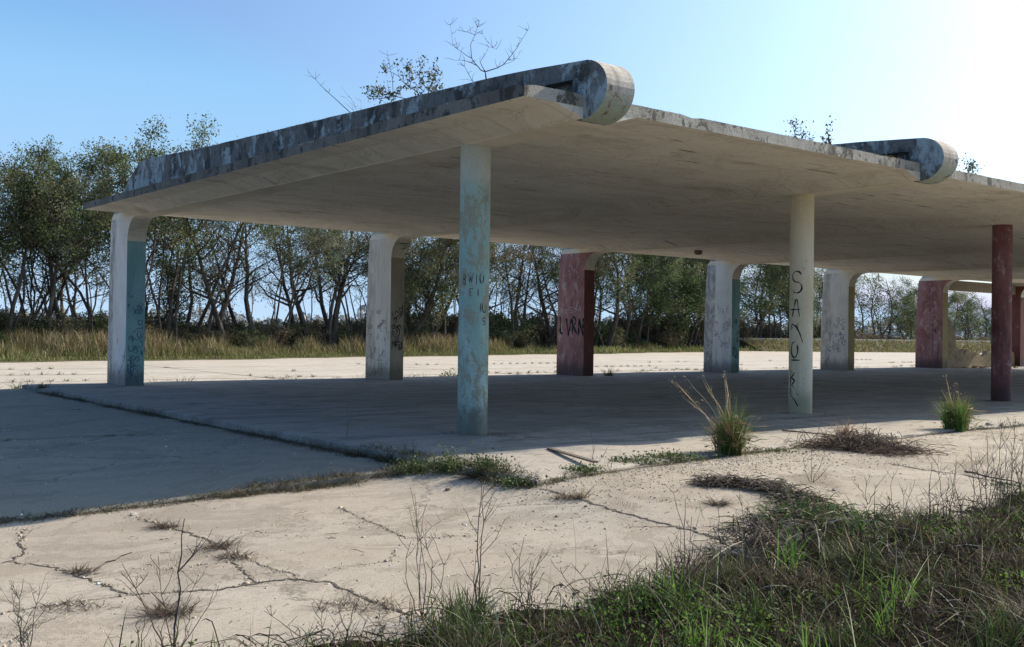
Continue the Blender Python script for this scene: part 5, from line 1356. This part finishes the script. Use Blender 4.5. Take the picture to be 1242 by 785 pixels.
for k, (u, v, s, lab) in enumerate([(1200, 516, .07, 'grey concrete lump right of the smaller green clump'), (1216, 518, .05, 'flat grey concrete chip right of the larger lump'), (1190, 520, .04, 'small concrete chip beside the green clump'), (162, 625, .04, 'pale shell bit at the top of the near crack'),
                                    (441, 652, .018, 'white pebble on the sunlit near paving'), (543, 595, .035, 'flat brown leaf litter scrap on the sunlit paving')]):
    P = at(u, v); mb = MB(); V = []
    for j in range(3):
        for q in range(7):
            a = q / 7 * 6.283 + j * .3; rad_ = s * (1.0, 1.05, .6)[j] * rr.uniform(.75, 1.2); V.append((rad_ * math.cos(a), rad_ * math.sin(a) * .8, s * (0, .35, .7)[j] * rr.uniform(.8, 1.1)))
    F = [tuple(range(14, 21))] + [(j * 7 + q, j * 7 + (q + 1) % 7, (j + 1) * 7 + (q + 1) % 7, (j + 1) * 7 + q) for j in range(2) for q in range(7)]
    mb.add(V, F); o = mb.build('stone', M['apron'] if k != 5 else M['wood']); o.location = tuple(float(c) for c in P); tag(o, lab, 'stone')

# ------------------------------------------------------------------ plants on the roof
def roof_plant(name, base, branches, label, leafpts=None, lcols=None, lsize=.04, seed=0, r=.012, cat='roof plant', bark='bark'):
    """branches: polylines of (du, dv) photo-sized offsets read as metres right / up, with a little depth"""
    rng = random.Random(seed); rg_ = np.random.default_rng(seed)
    e = empty(name, base); mb = MB()
    s = float((np.asarray(base) - CAM) @ FWD) / FPX
    LP = []
    def w3(du, dv, dep): return np.array([RC[0] * du * s - RC[1] * dep, RC[1] * du * s + RC[0] * dep, dv * s])
    for pts, r0_, tw in branches:
        dep = rng.uniform(-.25, .25); L = sum(math.hypot(b[0] - a[0], b[1] - a[1]) for a, b in zip(pts[:-1], pts[1:])); acc = 0; P = []
        for k, p_ in enumerate(pts):
            if k: acc += math.hypot(p_[0] - pts[k - 1][0], p_[1] - pts[k - 1][1])
            P.append(w3(p_[0], p_[1], dep * acc / max(L, 1)))
        Q = []
        for a, b in zip(P[:-1], P[1:]):
            for t in (0, .5): Q.append(a + (b - a) * t + (rg_.normal(size=3) * .008 if t else 0))
        Q.append(P[-1]); n_ = len(Q) - 1
        mb.tube(Q, [r0_ * (1 - .75 * k / n_) for k in range(n_ + 1)], 5)
        for _ in range(tw):
            k = rng.randint(max(1, n_ // 3), n_); d = rg_.normal(size=3); d[2] = abs(d[2]) + .3; d /= np.linalg.norm(d); l = rng.uniform(.06, .2)
            T = [Q[k], Q[k] + d * l * .5, Q[k] + d * l + rg_.normal(size=3) * .02]; mb.tube(T, [.0035, .003, .0015], 3); LP.append(T[2]); LP.append(T[1])
    mb.build('stem', M[bark], e)
    if leafpts:
        C = np.array([LP[i] for i in rg_.integers(0, len(LP), leafpts)]) + rg_.normal(size=(leafpts, 3)) * .035
        V, F, Cc = leaves(C, rg_.uniform(.6, 1.3, leafpts) * lsize, pick(rg_, leafpts, lcols), rg_, .5)
        np_mesh('foliage', V, F, Cc, M['leaf'], e)
    tag(e, label, cat, 'plants growing on the roof')
def roof_at(u, v, X=0.0): return onX(u, v, X)
b = roof_at(587, 100); b[2] -= .05
roof_plant('bare_sapling', b, [([(0, -2), (2, 12), (1, 17)], .016, 0), ([(1, 17), (16, 22), (28, 32), (40, 48), (52, 68)], .009, 16), ([(1, 17), (-8, 24), (-15, 33), (-17, 50), (-12, 62), (-7, 80)], .008, 12), ([(1, 17), (-5, 30), (0, 40), (5, 52), (14, 50)], .006, 9),
                               ([(-8, 24), (-24, 28), (-36, 26)], .006, 8), ([(-15, 33), (-28, 40), (-38, 46), (-41, 68)], .005, 10), ([(-12, 62), (-22, 68), (-32, 72)], .004, 6), ([(0, -2), (-14, 6), (-24, 24), (-28, 30)], .006, 6), ([(5, 52), (-2, 60)], .004, 4), ([(28, 32), (36, 30), (42, 36)], .004, 4)],
           'bare forked sapling growing from the top of the roof beam', seed=3)
b = roof_at(514, 120); b[2] -= .06
roof_plant('leafy_shrub', b, [([(0, 0), (-8, 12), (-18, 18), (-30, 30), (-45, 36)], .010, 16), ([(0, 0), (6, 14), (10, 28), (14, 36)], .010, 18), ([(0, 0), (16, 8), (24, 16)], .008, 12), ([(-8, 2), (-34, 6), (-52, 2), (-66, 2)], .008, 16), ([(-18, 18), (-14, 32), (-20, 40)], .006, 10), ([(6, 14), (-4, 24), (-2, 36)], .006, 10), ([(-34, 6), (-50, 14), (-62, 12)], .005, 10)],
           'leafy green shrub growing from the roof edge left of the bare sapling', 900, [(0.07, 0.085, 0.035), (0.11, 0.115, 0.05), (0.05, 0.06, 0.03), (0.22, 0.22, 0.13)], .055, seed=4)
b = roof_at(430, 138); b[2] -= .05
roof_plant('dry_stalk', b, [([(0, 0), (-22, 20), (-42, 38), (-55, 52)], .008, 10)], 'leaning dead stalk at the left end of the roof plants', seed=5)
b = roof_at(478, 126); b[2] -= .05
roof_plant('dry_stalk', b, [([(0, 0), (-3, 35), (-8, 58), (-11, 72)], .006, 8)], 'thin upright dead stalk behind the leafy roof shrub', seed=6)
b = roof_at(436, 137); b[2] -= .05
roof_plant('dry_stalk', b, [([(0, 0), (-10, 20), (-22, 34)], .003, 3), ([(2, 0), (4, 14)], .003, 2), ([(-6, 0), (-8, 12), (-16, 20)], .003, 2)], 'wispy pale grass stems on the roof beside the leaning stalk', seed=7)
def front_roof(u, v):
    p_ = onY(u, v, YF + .35); return np.array([p_[0], YF + .35, sz(YF) + TH - .03])
b = front_roof(968, 168)
roof_plant('leafy_shrub', b, [([(0, 0), (-6, 16), (-12, 24)], .008, 10), ([(0, 0), (5, 12), (2, 26)], .007, 10), ([(0, 0), (12, 8), (22, 10)], .006, 8), ([(0, 0), (-16, 8)], .005, 6)], 'small twiggy shrub on the front roof edge before the second beam', 160, [(0.08, 0.10, 0.06), (0.12, 0.13, 0.08)], .05, seed=8)
b = front_roof(1010, 174)
roof_plant('broken_branch', b, [([(0, 0), (-2, 8), (-8, 12), (-26, 4)], .03, 0), ([(2, 0), (-3, 10), (-6, 20), (-10, 26)], .022, 6), ([(0, 4), (-4, 16)], .02, 4)], 'thick broken dead branch on the front roof edge', 60, [(0.08, 0.10, 0.06), (0.06, 0.07, 0.05)], .06, seed=9)
b = front_roof(1176, 212)
roof_plant('leafy_shrub', b, [([(0, 0), (-2, 12), (0, 20)], .007, 10), ([(0, 0), (6, 10), (10, 14)], .006, 8), ([(0, 0), (-6, 6), (-8, 12)], .005, 6)], 'small leafy shrub on the roof edge right of the second beam nose', 130, [(0.08, 0.10, 0.06), (0.12, 0.13, 0.08)], .06, seed=10)
b = front_roof(1156, 205)
roof_plant('leafy_shrub', b, [([(0, 0), (-1, 10), (1, 18)], .005, 8), ([(0, 0), (-6, 8)], .004, 5)], 'tiny shrub close against the second beam nose', 70, [(0.09, 0.11, 0.07), (0.14, 0.15, 0.10)], .05, seed=11)
# tufts of grass and grit along the roof edges
rg = np.random.default_rng(55); parts = []
for x in np.concatenate([rg.uniform(X0 + .1, 40, 260), rg.uniform(3, 7.5, 60)]):
    y = YF + abs(rg.normal(0.12, .12)); tuft(np.array([x, y, sz(y) + TH - .02]), 5, .07, .006, BROWN)
for y in rg.uniform(-2, 14, 160):
    tuft(np.array([X0 + rg.uniform(.03, .2), y, sz(y) + TH - .02]), 5, .06, .006, BROWN)
for i_ in (0, 1):
    for y in np.concatenate([rg.uniform(-1, 13, 90), rg.normal(5, .5, 30), rg.normal(2.2, .4, 30)]):
        zt = np.interp(y, [-1.6, -.75, 1.2, 3.16, 6.5, 10.1, 12.6], [5.03, 5.08, 5.15, 5.21, 5.33, 5.46, 5.60])
        tuft(np.array([i_ * S + rg.uniform(-.22, .1), y, zt - .015]), 6, .075, .006, BROWN + GREEN[:1])
V, F, Cc = merge(parts); tag(np_mesh('roof_moss', V, F, Cc, M['grass']), 'thin dead grass and moss along the roof edges', 'moss', kind='stuff')

# ------------------------------------------------------------------ light, sky, camera
sv = Vector((1.44, -0.125, 1.0)).normalized()
sun = bpy.data.lights.new('sun', 'SUN'); sun.energy = 4.6; sun.angle = math.radians(0.55); sun.color = (1.0, 0.90, 0.76)
so = bpy.data.objects.new('sun', sun); COL.objects.link(so); so.rotation_euler = sv.to_track_quat('Z', 'Y').to_euler(); so.location = (20, -5, 30)
w = bpy.data.worlds.new('World'); SC.world = w; w.use_nodes = True
nt = w.node_tree; bg = nt.nodes['Background']
sky = nt.nodes.new('ShaderNodeTexSky'); sky.sky_type = 'NISHITA'; sky.sun_disc = False
sky.sun_elevation = math.asin(sv.z); sky.sun_rotation = math.atan2(sv.x, sv.y); sky.altitude = 0; sky.air_density = 1.0; sky.dust_density = 3.4; sky.ozone_density = 2.0
tn = nt.nodes.new('ShaderNodeMix'); tn.data_type = 'RGBA'; tn.blend_type = 'MULTIPLY'; tn.inputs[0].default_value = 1.0; tn.inputs[7].default_value = (0.80, 1.03, 1.25, 1)
nt.links.new(sky.outputs[0], tn.inputs[6])
geo = nt.nodes.new('ShaderNodeNewGeometry'); sep = nt.nodes.new('ShaderNodeSeparateXYZ'); nt.links.new(geo.outputs['Incoming'], sep.inputs[0])
mu = nt.nodes.new('ShaderNodeMath'); mu.operation = 'MULTIPLY'; mu.inputs[1].default_value = -1.0; nt.links.new(sep.outputs['Z'], mu.inputs[0])
rp = nt.nodes.new('ShaderNodeValToRGB'); nt.links.new(mu.outputs[0], rp.inputs[0])
els = rp.color_ramp.elements; els[0].position = 0.0; els[0].color = (0.56, 0.76, 1.0, 1); els[1].position = 0.60; els[1].color = (0, 0, 0, 1)
for p_, c_ in ((0.10, (0.44, 0.70, 1.0, 1)), (0.22, (0.33, 0.62, 0.97, 1)), (0.33, (0.15, 0.39, 0.80, 1))):
    e_ = els.new(p_); e_.color = c_
sc_ = nt.nodes.new('ShaderNodeMix'); sc_.data_type = 'RGBA'; sc_.blend_type = 'MULTIPLY'; sc_.inputs[0].default_value = 1; sc_.inputs[7].default_value = (6.0, 6.0, 6.0, 1); nt.links.new(rp.outputs[0], sc_.inputs[6])
lt = nt.nodes.new('ShaderNodeMix'); lt.data_type = 'RGBA'; lt.blend_type = 'LIGHTEN'; lt.inputs[0].default_value = 1.0
nt.links.new(tn.outputs[2], lt.inputs[6]); nt.links.new(sc_.outputs[2], lt.inputs[7]); nt.links.new(lt.outputs[2], bg.inputs['Color']); bg.inputs['Strength'].default_value = 0.12

cam = bpy.data.cameras.new('camera'); co = bpy.data.objects.new('camera', cam); COL.objects.link(co)
cam.sensor_fit = 'HORIZONTAL'; cam.sensor_width = 36; cam.lens = 36 * FPX / 1242; cam.clip_end = 4000; cam.clip_start = 0.05
R = Matrix(((RC[0], UC[0], -FWD[0]), (RC[1], UC[1], -FWD[1]), (RC[2], UC[2], -FWD[2])))
co.matrix_world = Matrix.Translation(Vector(CAM)) @ R.to_4x4(); SC.camera = co
SC.view_settings.view_transform = 'Standard'; SC.view_settings.look = 'None'; SC.view_settings.exposure = 0.48; SC.view_settings.gamma = 1
SC.view_settings.use_curve_mapping = False
SC.cycles.max_bounces = 8; SC.cycles.diffuse_bounces = 4; SC.cycles.use_denoising = True
